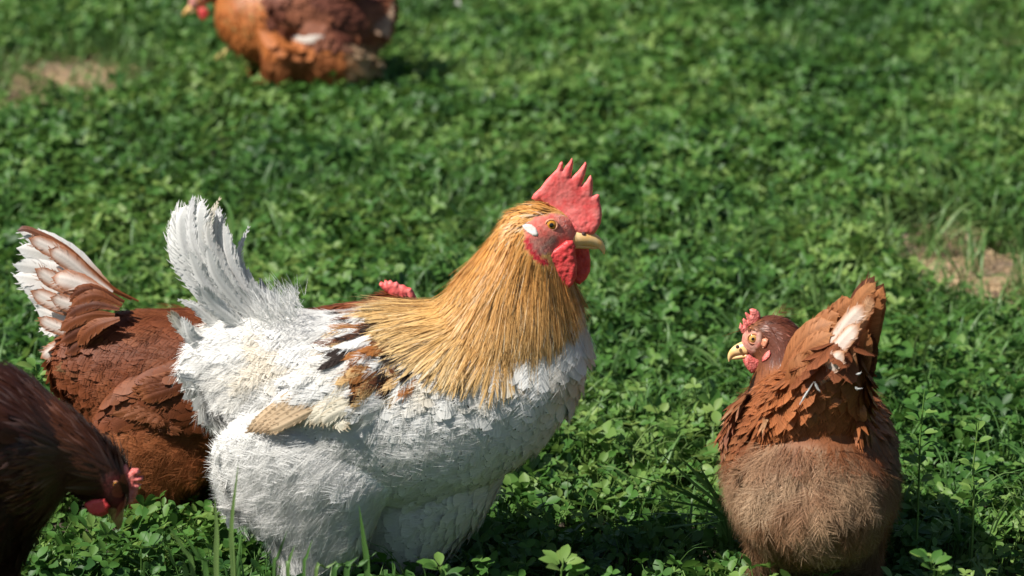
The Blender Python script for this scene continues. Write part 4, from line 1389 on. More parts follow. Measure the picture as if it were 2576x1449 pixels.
    tl = [
        ([(430, 760), (520, 520), (610, 280), (735, 66)], 62, dk, -.06), ([(500, 800), (600, 560), (690, 330), (800, 120)], 58, dk, -.065), ([(620, 860), (690, 600), (735, 350), (795, 140)], 50, br, -.075),
        ([(560, 860), (650, 640), (700, 420), (765, 200)], 48, br, -.085), ([(420, 740), (520, 480), (620, 250), (745, 110)], 44, bl, -.085), ([(460, 780), (560, 540), (660, 320), (725, 200)], 44, gl, -.095),
        ([(300, 780), (430, 560), (550, 400), (670, 270)], 50, wl, -.105), ([(290, 840), (410, 660), (520, 520), (630, 410)], 48, wl, -.114), ([(290, 900), (370, 780), (440, 690), (520, 610)], 44, wl, -.122),
        ([(400, 900), (470, 780), (510, 680), (520, 600)], 42, bl, -.106), ([(580, 930), (560, 800), (555, 680), (565, 570)], 44, gl, -.11), ([(610, 900), (640, 760), (660, 600), (680, 460)], 42, bl, -.10), ([(650, 920), (680, 780), (700, 620), (715, 480)], 40, dk, -.09),
        ([(60, 760), (150, 600), (280, 470), (440, 400)], 66, bl, -.07), ([(150, 660), (270, 520), (380, 400), (480, 340)], 60, br, -.06), ([(300, 560), (400, 400), (500, 300), (590, 240)], 52, br, -.065), ([(110, 720), (200, 640), (300, 560), (430, 480)], 58, bl, -.088),
        ([(90, 860), (160, 770), (240, 700), (318, 680)], 62, bl, -.098), ([(100, 900), (190, 820), (260, 760), (330, 740)], 54, br, -.106),
        ([(250, 960), (320, 900), (400, 870), (480, 840)], 48, bl, -.112), ([(320, 1050), (400, 980), (450, 940), (500, 900)], 44, br, -.112), ([(60, 900), (110, 960), (180, 1040), (240, 1090)], 54, bl, -.090), ([(200, 990), (260, 1060), (300, 1120), (350, 1170)], 50, br, -.108), ([(560, 960), (590, 1020), (610, 1080), (600, 1140)], 48, bl, -.10),
    ]
    for i, (pts, w, cf, dy) in enumerate(tl):
        m = len(pts)
        big_feather('tail_feather' if i < 17 else 'tail_covert', root, [(a, b, dy - (0.02 * q / (m - 1) if i < 17 else 0.012 * math.sin(q * 1.0))) for q, (a, b) in enumerate(zt(pts))], w, cf, M['white_feather'] if cf is wl else M['feather'], Y, nrm=(-0.75 + .2 * math.sin(i * 2.3), -1, 0.35 + .2 * math.cos(i * 1.9)) if i < 17 else (-0.2, -1, 0.4), cup=0.2, rag=0.03, seed=90 + i, nu=24, fringe=9)
    # loose broken quills
    for pts in ([(190, 1000), (240, 920), (295, 830)], [(300, 835), (320, 880), (345, 910)], [(600, 780), (625, 775), (640, 760)], [(595, 870), (610, 885), (650, 880)]):
        big_feather('loose_quill', root, [(a, b, -.145) for a, b in zt(pts)], 7, two(WHITE, WHITE), M['white_feather'], Y, shape='lance', rag=0.2, seed=7, fringe=0)
    comb = zr([(420, 620), (395, 570), (375, 540), (395, 455), (412, 462), (445, 500), (430, 410), (448, 382), (505, 420), (465, 300), (485, 290), (555, 335), (535, 245), (590, 232), (650, 250), (700, 300), (712, 350), (705, 400), (680, 470), (600, 520), (520, 570), (470, 640)])
    inflate('comb', comb, .11, 7, 8, M['pink_comb'], root, step=2.2, wrinkle=1.5)
    wat = zr([(490, 960), (465, 1030), (470, 1090), (510, 1180), (570, 1250), (640, 1210), (700, 1150), (725, 1110), (690, 1040), (600, 990), (540, 950)])
    inflate('wattle', wat, .11 - .016, 8, 12, M['pink_comb'], root, step=3.5, wrinkle=3.0)
    inflate('wattle', [(a - 5, b - 6) for a, b in wat], .11 + .014, 8, 12, M['pink_comb'], root, step=4, wrinkle=3.0)
    for nm, pts, mt in (('ear_patch', [(850, 880), (875, 930), (850, 990), (790, 1045), (730, 1065), (735, 1000), (790, 920)], 'pink_comb'), ('earlobe', [(740, 710), (790, 690), (835, 715), (832, 760), (790, 840), (745, 850), (720, 790)], 'eyelid')):
        q = zr(pts)
        h, _ = surf.hit(*np.mean(q, axis=0))
        inflate(nm, q, h[1] - .001, 4, 8, M[mt], root, step=3, wrinkle=2.0, yfun=lambda a, b: surf.hit(a, b)[0][1] - .001)
    up = zr([(500, 850), (400, 870), (320, 900), (260, 950), (232, 1010), (222, 1060)])
    hw = [(21, 20), (17, 15), (13, 11), (9, 7), (5, 4), (1, 1)]
    low = zr([(500, 950), (420, 965), (340, 985), (280, 1005), (250, 1020)])
    hl = [(9, 18), (8, 13), (7, 9), (4, 5), (1, 1)]
    beak(root, [(*a, *b) for a, b in zip(up, hw)], [(*a, *b) for a, b in zip(low, hl)], .11)
    c, nn = surf.hit(*zr([(355, 830)])[0])
    dome('nostril', P(*zr([(355, 830)])[0], .11 - .0085), (0, -1, 0.3), 0.0022, 0.5, M['nostril'], root)
    eye(root, surf, *zr([(597, 705)])[0], 12.5, .11, 'iris_pale', 0.36)
    return root

# ---------------------------------------------------------------- hen pecking at the left edge, shade painted into its coat
def build_pecking_hen():
    Y = -0.30
    root = empty('hen', (P(-60, 1300, Y)[0], Y, 0.0))
    tag(root, 'brown hen with shade painted into its coat bending its head down to peck at the left edge', 'hen', 'brown hens in the clover')
    f1, f2 = foot_v(0, Y - .05), foot_v(0, Y + .05)
    parts = [
        loft_geo(stn([(-400, 1010, 20, 20), (-340, 1030, 110, 80), (-230, 1075, 180, 140), (-110, 1120, 215, 165), (10, 1148, 215, 162), (90, 1165, 180, 135), (150, 1180, 125, 95), (190, 1190, 40, 40)], Y)),
        loft_geo(stn([(70, 1120, 150, 110), (150, 1135, 105, 82), (210, 1165, 78, 62), (255, 1198, 62, 50), (284, 1230, 50, 41), (294, 1262, 34, 28), (296, 1285, 16, 13)], Y)),
        loft_geo(stn([(-60, 1200, 150, 90, -.03), (-60, 1300, 110, 80, -.04), (-50, 1390, 60, 45, -.05), (-45, 1450, 20, 20, -.05), (-45, f1 - 20, 14, 14, -.05)], Y)),
        loft_geo(stn([(20, 1200, 150, 90, .03), (20, 1300, 100, 80, .04), (30, 1380, 50, 42, .05), (35, 1440, 20, 20, .05), (35, f2 - 20, 14, 14, .05)], Y)),
    ]
    parts += leg_geo((-45, 1440, -.05), (-45, f1, -.05), None, Y, 14)
    parts += leg_geo((35, 1440, .05), (35, f2, .05), None, Y, 14)
    me = body_mesh('body', parts)
    surf = Surf(me)
    zf = lambda pts: [(a / 1.788 / 1.49068, (1350 + b / 1.788) / 1.49068) for a, b in pts]
    face = zf([(680, 780), (740, 750), (810, 780), (850, 870), (830, 960), (790, 1010), (720, 1000), (690, 930)])
    def pal(u, v, p):
        c = fill(len(u), (0.046, 0.0145, 0.0085))  # chestnut coat painted much darker to stand in for shade
        c = mix(c, (0.075, 0.023, 0.011), sstep(.5, .7, vnoise(p, 40, 3)))
        c = mix(c, (0.11, 0.034, 0.014), sstep(90, 200, u) * sstep(1210, 1140, v))
        return c
    body_cols(me, surf, lambda q: near_uv(q, Y), pal, face, (0.16, 0.03, 0.025), (0.12, 0.05, 0.04), 0.05)  # red of the face lowered as well, painted as if shaded
    link('body', me, M['body'], root)
    flow = Flow([(300, 1200, -.7, -.8), (240, 1150, -.9, -.5), (150, 1080, -.9, -.5), (50, 1000, -.95, -.3), (-100, 950, -1, -.1), (100, 1150, -1, .1), (200, 1220, -1, .1), (0, 1150, -1, .2), (-200, 1100, -1, .2), (50, 1280, -.9, .4), (-100, 1300, -.9, .4), (250, 1260, -.9, .1)])
    hackle = [(330, 1150), (250, 1090), (150, 1000), (60, 960), (40, 1100), (80, 1250), (160, 1290), (240, 1270), (255, 1245), (262, 1220), (290, 1195), (325, 1215), (345, 1260), (350, 1200)]
    hen_coat(root, surf, Y, flow, face, hackle, lambda u, v: 0.6 * sstep(1250, 1330, v) + 0.02, pal, hack_len=1.3)
    wing_poly = [(-330, 1080), (-250, 1010), (-120, 985), (10, 1010), (70, 1070), (60, 1140), (0, 1190), (-120, 1200), (-250, 1150)]
    draped_wing(root, surf, Y, wing_poly, flow, pal)
    bn = two((0.06, 0.02, 0.012), (0.10, 0.04, 0.02), 1)
    for i in range(8):
        big_feather('tail_feather', root, [(-330, 1010 + i * 6, .03 - i * .008), (-430, 940 + i * 12, .035 - i * .009), (-540 + i * 6, 840 + i * 26, .04 - i * .01)], 55, bn, M['feather'], Y, nrm=(-.3, -1, .4), seed=140 + i)
    comb = zf([(815, 690), (850, 700), (868, 742), (880, 725), (930, 728), (946, 758), (915, 776), (962, 778), (958, 806), (912, 818), (950, 836), (925, 870), (915, 910), (890, 955), (830, 985), (800, 900), (800, 780)])
    inflate('comb', comb, Y, 11, 10, M['pink_comb'], root, step=3, wrinkle=3.0)
    wat = zf([(560, 965), (620, 935), (700, 930), (740, 980), (710, 1020), (660, 1042), (600, 1030)])
    inflate('wattle', wat, Y - .018, 7, 10, M['wattle'], root, step=3.5, wrinkle=2.0)
    inflate('wattle', [(a + 6, b + 4) for a, b in wat], Y + .014, 7, 10, M['wattle'], root, step=4, wrinkle=2.0)
    up = zf([(770, 970), (785, 1020), (795, 1070), (796, 1110), (790, 1145)])
    low = zf([(745, 980), (758, 1030), (772, 1075), (780, 1110)])
    beak(root, [(*a, *b) for a, b in zip(up, [(22, 20), (17, 15), (12, 11), (7, 6), (1, 1)])], [(*a, *b) for a, b in zip(low, [(12, 15), (9, 11), (6, 7), (1, 1)])], Y, 'beak_dark')
    eye(root, surf, *zf([(775, 835)])[0], 8, Y, pup=0.6)
    return root

# ---------------------------------------------------------------- hen walking in the field behind
def build_field_hen():
    Y = 2.36
    root = empty('hen', (P(770, 200, Y)[0], Y, 0.0))
    tag(root, 'orange brown hen walking left in the field behind, one foot lifted', 'hen', 'brown hens in the clover')
    f1 = foot_v(0, Y + .03)
    parts = [
        loft_geo(stn([(968, -10, 10, 10), (946, 10, 55, 40), (910, 32, 92, 72), (860, 45, 116, 96), (795, 45, 128, 110), (720, 35, 132, 112), (650, 25, 125, 100), (595, 10, 95, 75), (560, 0, 55, 45), (545, -5, 10, 10)], Y)),
        loft_geo(stn([(620, -10, 90, 75), (585, -45, 62, 52), (555, -55, 42, 36), (525, -35, 32, 27), (503, -8, 28, 22), (487, 12, 16, 13), (478, 22, 6, 6)], Y)),
        loft_geo(stn([(850, 95, 110, 50, -.06), (825, 140, 100, 50, -.07), (815, 185, 68, 38, -.055), (812, 222, 22, 18, -.03), (812, 245, 10, 10, -.01), (812, f1 - 8, 8, 8, .0)], Y)),
        loft_geo(stn([(725, 105, 90, 44, -.065), (706, 155, 52, 32, -.07), (698, 198, 24, 18, -.05), (699, 222, 9, 9, -.05), (703, f1 - 8, 8, 8, -.05)], Y)),
        loft_geo(stn([(640, 130, 30, 24, .03), (606, 128, 14, 12, .03), (578, 120, 8, 8, .03), (556, 134, 7, 7, .03), (540, 152, 5, 5, .03), (535, 158, 1, 1, .03)], Y)),
        loft_geo(stn([(572, 118, 7, 7, .03), (566, 134, 6, 6, .015), (560, 150, 4, 4, .01), (557, 156, 1, 1, .01)], Y)),
    ]
    parts += leg_geo((812, 235, 0), (812, f1, 0), None, Y, 8, face=-1)
    parts += leg_geo((699, 215, -.05), (703, f1, -.05), None, Y, 8, face=-1)
    me = body_mesh('body', parts, 0.005)
    surf = Surf(me)
    face = [(470, 0), (500, -20), (520, 0), (520, 30), (500, 40), (475, 30)]
    def pal(u, v, p):
        c = fill(len(u), (0.50, 0.16, 0.042))
        wing = inside(u, v, [(640, -80), (650, 60), (760, 100), (930, 112), (990, 60), (990, -80)])
        c[wing] = mix((0.19, 0.062, 0.038), (0.34, 0.12, 0.06), sstep(.45, .7, vnoise(p, 22, 6)))[wing]
        c = mix(c, (0.6, 0.42, 0.25), sstep(835, 875, u) * sstep(85, 120, v))
        c = mix(c, (0.42, 0.15, 0.052), sstep(100, 130, v) * sstep(840, 800, u))
        return c
    body_cols(me, surf, lambda q: near_uv(q, Y), pal, face, (0.6, 0.2, 0.17), (0.6, 0.3, 0.25), 0.05, (0.6, 0.45, 0.12))
    V = surf.V
    u, v = proj(V)
    tu = (u < 604) & (v > 100)
    c4 = np.empty(len(V) * 4, np.float32)
    me.attributes['col'].data.foreach_get('color', c4)
    c4 = c4.reshape(-1, 4)
    c4[tu, :3] = (0.65, 0.5, 0.18)
    me.attributes['col'].data.foreach_set('color', c4.ravel())
    link('body', me, M['body'], root)
    flow = Flow([(560, 0, .3, 1), (600, 60, .6, .8), (700, 30, 1, .3), (850, 30, 1, .25), (960, 40, 1, .3), (800, 140, .6, .8), (700, 150, .1, 1), (900, 130, .7, .7), (520, -40, .5, -.8)])
    hackle = [(520, -90), (640, -90), (660, 0), (640, 80), (560, 60), (525, 20), (520, -10)]
    skip = [(520, 104), (604, 104), (604, 170), (520, 170)]
    p2 = face + []
    hen_coat(root, surf, Y, flow, face, hackle, lambda u, v: np.where((u < 606) & (v > 104), 0.0, 0.6 * sstep(115, 140, v)), pal, dens=22000, size=1.15, barbs=0, down=120000, zmin=0.07, bald=lambda u, v: (u < 612) & (v > 104))
    wing_poly = [(645, -10), (700, -70), (820, -80), (900, -40), (940, 30), (920, 75), (890, 102), (840, 104), (760, 98), (690, 70)]
    fl = [([(730, 92), (752, 96), (785, 98), (815, 92)], 20, two((0.75, 0.66, 0.58), (0.78, 0.7, 0.62)))]
    fl += [([(760 + i * 8, 40 + i * 7), (830 + i * 6, 62 + i * 7), (875 + i * 4, 82 + i * 4), (925 - i * 8, 90 + i * 3)], 26, two((0.16, 0.05, 0.03), (0.3, 0.11, 0.05), 2)) for i in range(5)]
    draped_wing(root, surf, Y, wing_poly, flow, pal, dens=22000, flights=fl)
    tb = two((0.2, 0.06, 0.025), (0.55, 0.38, 0.26), 1.4)
    for i in range(10):
        a = -0.9 + i * 0.18
        big_feather('tail_feather', root, [(905, 10 + i * 4, .02 - i * .006), (940, -10 + i * 8, .02 - i * .007), (968 + 20 * math.cos(a), -50 + i * 15, .02 - i * .008)], 34, tb, M['feather'], Y, nrm=(.3, -1, .4), seed=170 + i)
    inflate('comb', [(478, 2), (476, -20), (484, -14), (488, -32), (496, -22), (504, -38), (510, -24), (522, -34), (522, -14), (505, -4), (490, 6)], Y, 7, 7, M['pink_comb'], root, step=3, wrinkle=2)
    for s in (-1, 1):
        inflate('wattle', [(498, 22), (516, 18), (526, 30), (520, 48), (508, 52), (500, 40)], Y + s * .014, 5, 7, M['wattle'], root, step=3)
    beak(root, [(492, 14, 10, 9), (480, 20, 8, 7), (468, 29, 5, 4), (459, 40, 1, 1)], [(492, 24, 6, 7), (480, 29, 4, 5), (468, 36, 1, 1)], Y)
    eye(root, surf, 502, 2, 7, Y)
    return root

# ================================================================== GROUND AND GROUND COVER
BARE = [(2450, 700, 200, 105), (150, 248, 260, 66), (2010, 44, 40, 20), (1370, 440, 40, 22), (2330, 780, 40, 26), (1125, 292, 30, 14), (45, 20, 60, 24), (470, 492, 35, 20)]

def bareness(x, y):
    """1 in the middle of a bare patch, 0 well outside"""
    p = np.column_stack([x, y, 0 * x])
    r = np.zeros(len(x))
    nz = (vnoise(p, 9, 21) - 0.5) * 1.1 + (vnoise(p, 26, 22) - 0.5) * 0.7
    for u, v, ru, rv in BARE:
        c = G(u, v)
        rx = abs(G(u + ru, v)[0] - c[0])
        ry = abs(G(u, max(v - rv, -200))[1] - G(u, v + rv)[1]) / 2
        d = np.hypot((x - c[0]) / rx, (y - c[1]) / ry) + nz
        r = np.maximum(r, np.clip(1.75 - 1.3 * d, 0, 1))
    return r

def ground_z(x, y):
    p = np.column_stack([x, y, 0 * x])
    return (vnoise(p, 3.0, 31) - 0.5) * 0.02

def build_ground():
    def axis(a, b, st, far):
        core = np.arange(a, b, st)
        g = np.cumsum(st * 1.35 ** np.arange(1, 26))
        return np.concatenate([(a - g[g < far])[::-1], core, b + g[g < far]])
    xs, ys = axis(-3.0, 3.0, 0.03, 320), axis(-1.2, 5.5, 0.03, 320)
    X, Yg = np.meshgrid(xs, ys)
    x, y = X.ravel(), Yg.ravel()
    z = ground_z(x, y) * np.clip(3 - np.hypot(x, y - 2) / 5, 0, 1)
    nx, ny = len(xs), len(ys)
    i = np.arange((ny - 1) * nx).reshape(ny - 1, nx)[:, :-1].ravel()
    F = np.column_stack([i, i + 1, i + nx + 1, i + nx])
    me = mesh_np('ground', np.column_stack([x, y, z]), F, True, rnd=bareness(x, y))
    m, nt, b, L = new_mat('soil')
    tc = N(nt, 'ShaderNodeNewGeometry')
    n1 = N(nt, 'ShaderNodeTexNoise'); n1.inputs['Scale'].default_value = 45; n1.inputs['Detail'].default_value = 8
    n2 = N(nt, 'ShaderNodeTexNoise'); n2.inputs['Scale'].default_value = 3; n2.inputs['Detail'].default_value = 6
    for q in (n1, n2):
        L.new(tc.outputs['Position'], q.inputs['Vector'])
    r1 = N(nt, 'ShaderNodeValToRGB')
    r1.color_ramp.elements[0].position, r1.color_ramp.elements[0].color = 0.3, (0.03, 0.024, 0.016, 1)  # same soil under the clover, its shade painted in as a darker tone
    r1.color_ramp.elements[1].position, r1.color_ramp.elements[1].color = 0.75, (0.075, 0.055, 0.035, 1)
    r2 = N(nt, 'ShaderNodeValToRGB')
    r2.color_ramp.elements[0].position, r2.color_ramp.elements[0].color = 0.3, (0.17, 0.11, 0.07, 1)
    r2.color_ramp.elements[1].position, r2.color_ramp.elements[1].color = 0.7, (0.36, 0.26, 0.18, 1)
    L.new(n1.outputs[0], r1.inputs[0]); L.new(n1.outputs[0], r2.inputs[0])
    mx = N(nt, 'ShaderNodeMix', data_type='RGBA')
    L.new(attr(nt, 'rnd').outputs['Fac'], mx.inputs[0])
    L.new(r1.outputs[0], mx.inputs[6]); L.new(r2.outputs[0], mx.inputs[7])
    # beyond the modelled cover the sheet itself is meadow green
    sep = N(nt, 'ShaderNodeSeparateXYZ'); L.new(tc.outputs['Position'], sep.inputs[0])
    ln = N(nt, 'ShaderNodeVectorMath', operation='LENGTH'); L.new(tc.outputs['Position'], ln.inputs[0])
    far = N(nt, 'ShaderNodeMapRange'); far.inputs[1].default_value = 7; far.inputs[2].default_value = 11
    L.new(ln.outputs['Value'], far.inputs[0])
    rg = N(nt, 'ShaderNodeValToRGB')
    rg.color_ramp.elements[0].color = (0.03, 0.09, 0.02, 1); rg.color_ramp.elements[1].color = (0.10, 0.2, 0.05, 1)
    L.new(n2.outputs[0], rg.inputs[0])
    m2 = N(nt, 'ShaderNodeMix', data_type='RGBA')
    L.new(far.outputs[0], m2.inputs[0]); L.new(mx.outputs[2], m2.inputs[6]); L.new(rg.outputs[0], m2.inputs[7])
    L.new(m2.outputs[2], b.inputs['Base Color'])
    b.inputs['Roughness'].default_value = 0.9
    bp = N(nt, 'ShaderNodeBump'); bp.inputs['Distance'].default_value = 0.01
    L.new(n1.outputs[0], bp.inputs['Height']); L.new(bp.outputs[0], b.inputs['Normal'])
    link('ground', me, m, None, 'structure')

def leaflet(base, d, up, L, W, r, nu=4, fold=0.35, droop=0.25):
    """obovate leaflet, folded along the midrib: vertices, faces"""
    d = d / np.linalg.norm(d)
    s = np.cross(d, up); s /= max(np.linalg.norm(s), 1e-6)
    n = np.cross(s, d)
    prof = np.array([0.12, 0.72, 1.0, 0.85, 0.12])
    V = []
    for i in range(5):
        t = i / 4
        c = base + d * L * t + n * (-droop * L * t * t)
        w = W * 0.5 * prof[i]
        V += [c - s * w + n * w * fold, c, c + s * w + n * w * fold]
    F = []
    for i in range(4):
        for j in range(2):
            a = i * 3 + j
            F.append((a, a + 1, a + 4, a + 3))
    return np.array(V), F

def tube(pts, r0, r1, ns=4):
    S = np.asarray(pts)
    T = norm(np.gradient(S, axis=0))
    a = norm(np.cross(T, np.array([0.3, 0.9, 0.1])))
    b = np.cross(T, a)
    V = []
    for i in range(len(S)):
        r = r0 + (r1 - r0) * i / (len(S) - 1)
        for k in range(ns):
            th = 2 * math.pi * k / ns
            V.append(S[i] + r * (a[i] * math.cos(th) + b[i] * math.sin(th)))
    F = [(i * ns + k, i * ns + (k + 1) % ns, (i + 1) * ns + (k + 1) % ns, (i + 1) * ns + k) for i in range(len(S) - 1) for k in range(ns)]
    return np.array(V), F

def blade_geo(pts, w, tw=0.4, nu=9, face=None):
    S = spline(pts, nu)
    T = norm(np.gradient(S, axis=0))
    side = np.array(face if face is not None else [math.cos(tw), math.sin(tw), 0.0])
    side = norm(side - T * (T @ side)[:, None])
    nn = np.cross(side, T)
    u = np.linspace(0, 1, nu)
    wd = w * 0.5 * np.clip(0.6 + u, 0, 1) * (1 - np.clip((u - 0.45) / 0.56, 0, 1) ** 1.7)
    V = np.stack([S - side * wd[:, None] + nn * wd[:, None] * .35, S, S + side * wd[:, None] + nn * wd[:, None] * .35], 1).reshape(-1, 3)
    F = [(i * 3 + j, i * 3 + j + 1, i * 3 + j + 4, i * 3 + j + 3) for i in range(nu - 1) for j in range(2)]
    return V, F

def clover_proto(r, tall=1.0):
    lv, lf, lr, sv, sf = [], [], [], [], []
    lo = so = 0
    for k in range(int(r.integers(8, 13))):
        az = r.random() * 6.283
        lean = 0.15 + 0.75 * r.random()
        h = (0.022 + 0.042 * r.random()) * tall
        top = np.array([math.cos(az) * lean * h * 0.9, math.sin(az) * lean * h * 0.9, h])
        base = np.array([math.cos(az) * 0.006, math.sin(az) * 0.006, 0.0])
        V, F = tube(spline([base, (base + top) / 2 + np.array([0, 0, h * .12]), top], 4), 0.0008, 0.0005, 3)
        sv.append(V); sf += [tuple(i + so for i in f) for f in F]; so += len(V)
        L = 0.0085 + 0.0085 * r.random()
        rv = r.random()
        up = norm(np.array([math.cos(az) * 0.5 + r.normal(0, .5), math.sin(az) * 0.5 + r.normal(0, .5), 1.0]))
        t0 = r.random() * 6.283
        for j in range(3):
            a = t0 + j * 2.094 + r.normal(0, .25)
            e1 = norm(np.cross(up, [0.31, 0.2, 0.9])); e2 = np.cross(up, e1)
            d = e1 * math.cos(a) + e2 * math.sin(a) + up * (0.1 + 0.5 * r.random())
            V, F = leaflet(top, d, up, L * (0.85 + .3 * r.random()), L * (0.55 + .25 * r.random()), r, fold=0.1 + .5 * r.random(), droop=.4 * r.random() - .05)
            lv.append(V); lf += [tuple(i + lo for i in f) for f in F]; lo += len(V)
            lr += [np.clip(rv + r.normal(0, .12), 0, 1)] * len(V)
    me = mesh_np('clover_plant', np.vstack(lv + sv), lf + [tuple(i + lo for i in f) for f in sf], True, rnd=np.array(lr + [0.5] * so))
    me.materials.append(M['clover']); me.materials.append(M['stem'])
    mi = np.zeros(len(me.polygons), np.int32); mi[len(lf):] = 1
    me.polygons.foreach_set('material_index', mi)
    return me

def grass_proto(r, n, h0, h1):
    V, F, R, o = [], [], [], 0
    for k in range(n):
        az = r.random() * 6.283
        h = h0 + (h1 - h0) * r.random()
        ln = h * (0.2 + 0.9 * r.random())
        b = np.array([r.normal(0, .008), r.normal(0, .008), 0])
        d = np.array([math.cos(az), math.sin(az), 0])
        v, f = blade_geo([b, b + d * ln * .25 + np.array([0, 0, h * .6]), b + d * ln * .7 + np.array([0, 0, h * .95]), b + d * ln * 1.1 + np.array([0, 0, h * (0.75 + .3 * r.random())])], 0.0016 + 0.0020 * r.random(), az + 1.57)
        V.append(v); F += [tuple(i + o for i in q) for q in f]; o += len(v); R += [r.random()] * len(v)
    me = mesh_np('grass_tuft', np.vstack(V), F, True, rnd=np.array(R))
    me.materials.append(M['grass'])
    return me

def straw_proto(r):
    V, F, o = [], [], 0
    for k in range(9):
        az = r.random() * 6.283
        c = np.array([r.normal(0, .03), r.normal(0, .03), .003 + .004 * r.random()])
        d = np.array([math.cos(az), math.sin(az), r.normal(0, .08)]) * (0.012 + .03 * r.random())
        v, f = tube(spline([c - d, c + np.array([0, 0, .002]), c + d], 3), 0.0009, 0.0007, 4)
        V.append(v); F += [tuple(i + o for i in q) for q in f]; o += len(v)
    me = mesh_np('straw_bits', np.vstack(V), F)
    me.materials.append(M['straw'])
    return me

def scatter(name, label, cat, protos, pts, rot, scl, idx):
    col = bpy.data.collections.new(name + '_kinds')
    for i, me in enumerate(protos):
        col.objects.link(bpy.data.objects.new('%s_kind_%02d' % (name, i), me))
    me = bpy.data.meshes.new(name)
    me.vertices.add(len(pts))
    me.vertices.foreach_set('co', np.asarray(pts, np.float32).ravel())
    for nm, ty, ar, ky in (('rot', 'FLOAT_VECTOR', rot, 'vector'), ('scl', 'FLOAT', scl, 'value'), ('idx', 'INT', idx, 'value')):
        a = me.attributes.new(nm, ty, 'POINT')
        a.data.foreach_set(ky, np.asarray(ar, np.int32 if ty == 'INT' else np.float32).ravel())
    o = bpy.data.objects.new(name, me)
    COL.objects.link(o)
    tag(o, label, cat)
    o['kind'] = 'stuff'
    ng = bpy.data.node_groups.new(name + '_scatter', 'GeometryNodeTree')
    ng.interface.new_socket('Geometry', in_out='INPUT', socket_type='NodeSocketGeometry')
    ng.interface.new_socket('Geometry', in_out='OUTPUT', socket_type='NodeSocketGeometry')
    nn, L = ng.nodes, ng.links
    gi, go = nn.new('NodeGroupInput'), nn.new('NodeGroupOutput')
    ci = nn.new('GeometryNodeCollectionInfo')
    ci.inputs['Collection'].default_value = col
    ci.inputs['Separate Children'].default_value = True
    ci.inputs['Reset Children'].default_value = True
    ip = nn.new('GeometryNodeInstanceOnPoints')
    ip.inputs['Pick Instance'].default_value = True
    def na(nm, ty):
        q = nn.new('GeometryNodeInputNamedAttribute')
        q.data_type = ty
        q.inputs['Name'].default_value = nm
        return q.outputs['Attribute']
    L.new(gi.outputs[0], ip.inputs['Points'])
    L.new(ci.outputs[0], ip.inputs['Instance'])
    L.new(na('idx', 'INT'), ip.inputs['Instance Index'])
    L.new(na('rot', 'FLOAT_VECTOR'), ip.inputs['Rotation'])
    L.new(na('scl', 'FLOAT'), ip.inputs['Scale'])
    L.new(ip.outputs[0], go.inputs[0])
    md = o.modifiers.new('scatter', 'NODES')
    md.node_group = ng
    return o

def field_points(per_m2, x0, x1, y0, y1, dens):
    n = int((x1 - x0) * (y1 - y0) * per_m2)
    x, y = rng.uniform(x0, x1, n), rng.uniform(y0, y1, n)
    k = rng.random(n) < dens(x, y)
    return x[k], y[k]

def build_field():
    r = np.random.default_rng(3)
    protos = [clover_proto(r, t) for t in (1, 1, 1, .9, 1.1, 1.1, .8, 1.0, 1.2, 1.3)]
    clump = lambda x, y: vnoise(np.column_stack([x, y, 0 * x]), 7, 41)
    def dens(x, y):
        w = 1.35 + 0.22 * (y + 1)
        return (np.abs(x) < w) * np.clip(0.45 + 1.1 * clump(x, y), 0, 1) * (1 - bareness(x, y))
    x, y = field_points(1350, -2.6, 2.6, -0.75, 4.4, dens)
    xo, yo = field_points(260, -6, 6, -2.0, 9, lambda a, b: ((np.abs(a) >= 1.35 + 0.22 * (b + 1)) | (b > 4.4) | (b < -0.75)) * (0.5 + 0.5 * clump(a, b)) * (np.hypot(a, b + 3.34) > 1.0))
    X, Yv = np.concatenate([x, xo]), np.concatenate([y, yo])
    n = len(X)
    s = np.concatenate([0.75 + 0.5 * rng.random(len(x)), 1.4 + 0.5 * rng.random(len(xo))])
    s = s * (0.75 + 0.55 * clump(X, Yv)) * (1 - 0.5 * np.clip(bareness(X, Yv) * 2, 0, 1))
    rot = np.column_stack([rng.normal(0, .16, n), rng.normal(0, .16, n), rng.random(n) * 6.283])
    scatter('clover', 'dense green clover and lucerne covering the ground', 'clover', protos, np.column_stack([X, Yv, ground_z(X, Yv)]), rot, s, rng.integers(0, len(protos), n))
    gp = [grass_proto(r, 9, .035, .07), grass_proto(r, 12, .05, .09), grass_proto(r, 7, .06, .11), grass_proto(r, 14, .03, .06)]
    def gd(x, y):
        g = vnoise(np.column_stack([x, y, 0 * x]), 2.2, 51)
        return np.clip((g - 0.36) * 2.6, 0.08, 1) * (1 - 0.85 * bareness(x, y)) * np.clip(0.3 + (y + .1) * 0.6, .25, 1)
    x, y = field_points(1200, -3, 3, -0.6, 5.5, gd)
    n = len(x)
    rot = np.column_stack([rng.normal(0, .2, n), rng.normal(0, .2, n), rng.random(n) * 6.283])
    scatter('meadow_grass', 'thin grass blades mixed through the clover', 'grass', gp, np.column_stack([x, y, ground_z(x, y)]), rot, 0.7 + 0.5 * rng.random(n), rng.integers(0, 4, n))
    sp = [straw_proto(r) for _ in range(4)]
    x, y = field_points(700, -3, 3, -0.6, 5.5, lambda a, b: np.clip(bareness(a, b) * 0.9 + 0.03, 0, 1))
    n = len(x)
    scatter('straw', 'dry straw bits strewn over the bare soil patches', 'straw', sp, np.column_stack([x, y, ground_z(x, y)]), np.column_stack([0 * x, 0 * x, rng.random(n) * 6.283]), 0.7 + 0.6 * rng.random(n), rng.integers(0, 4, n))

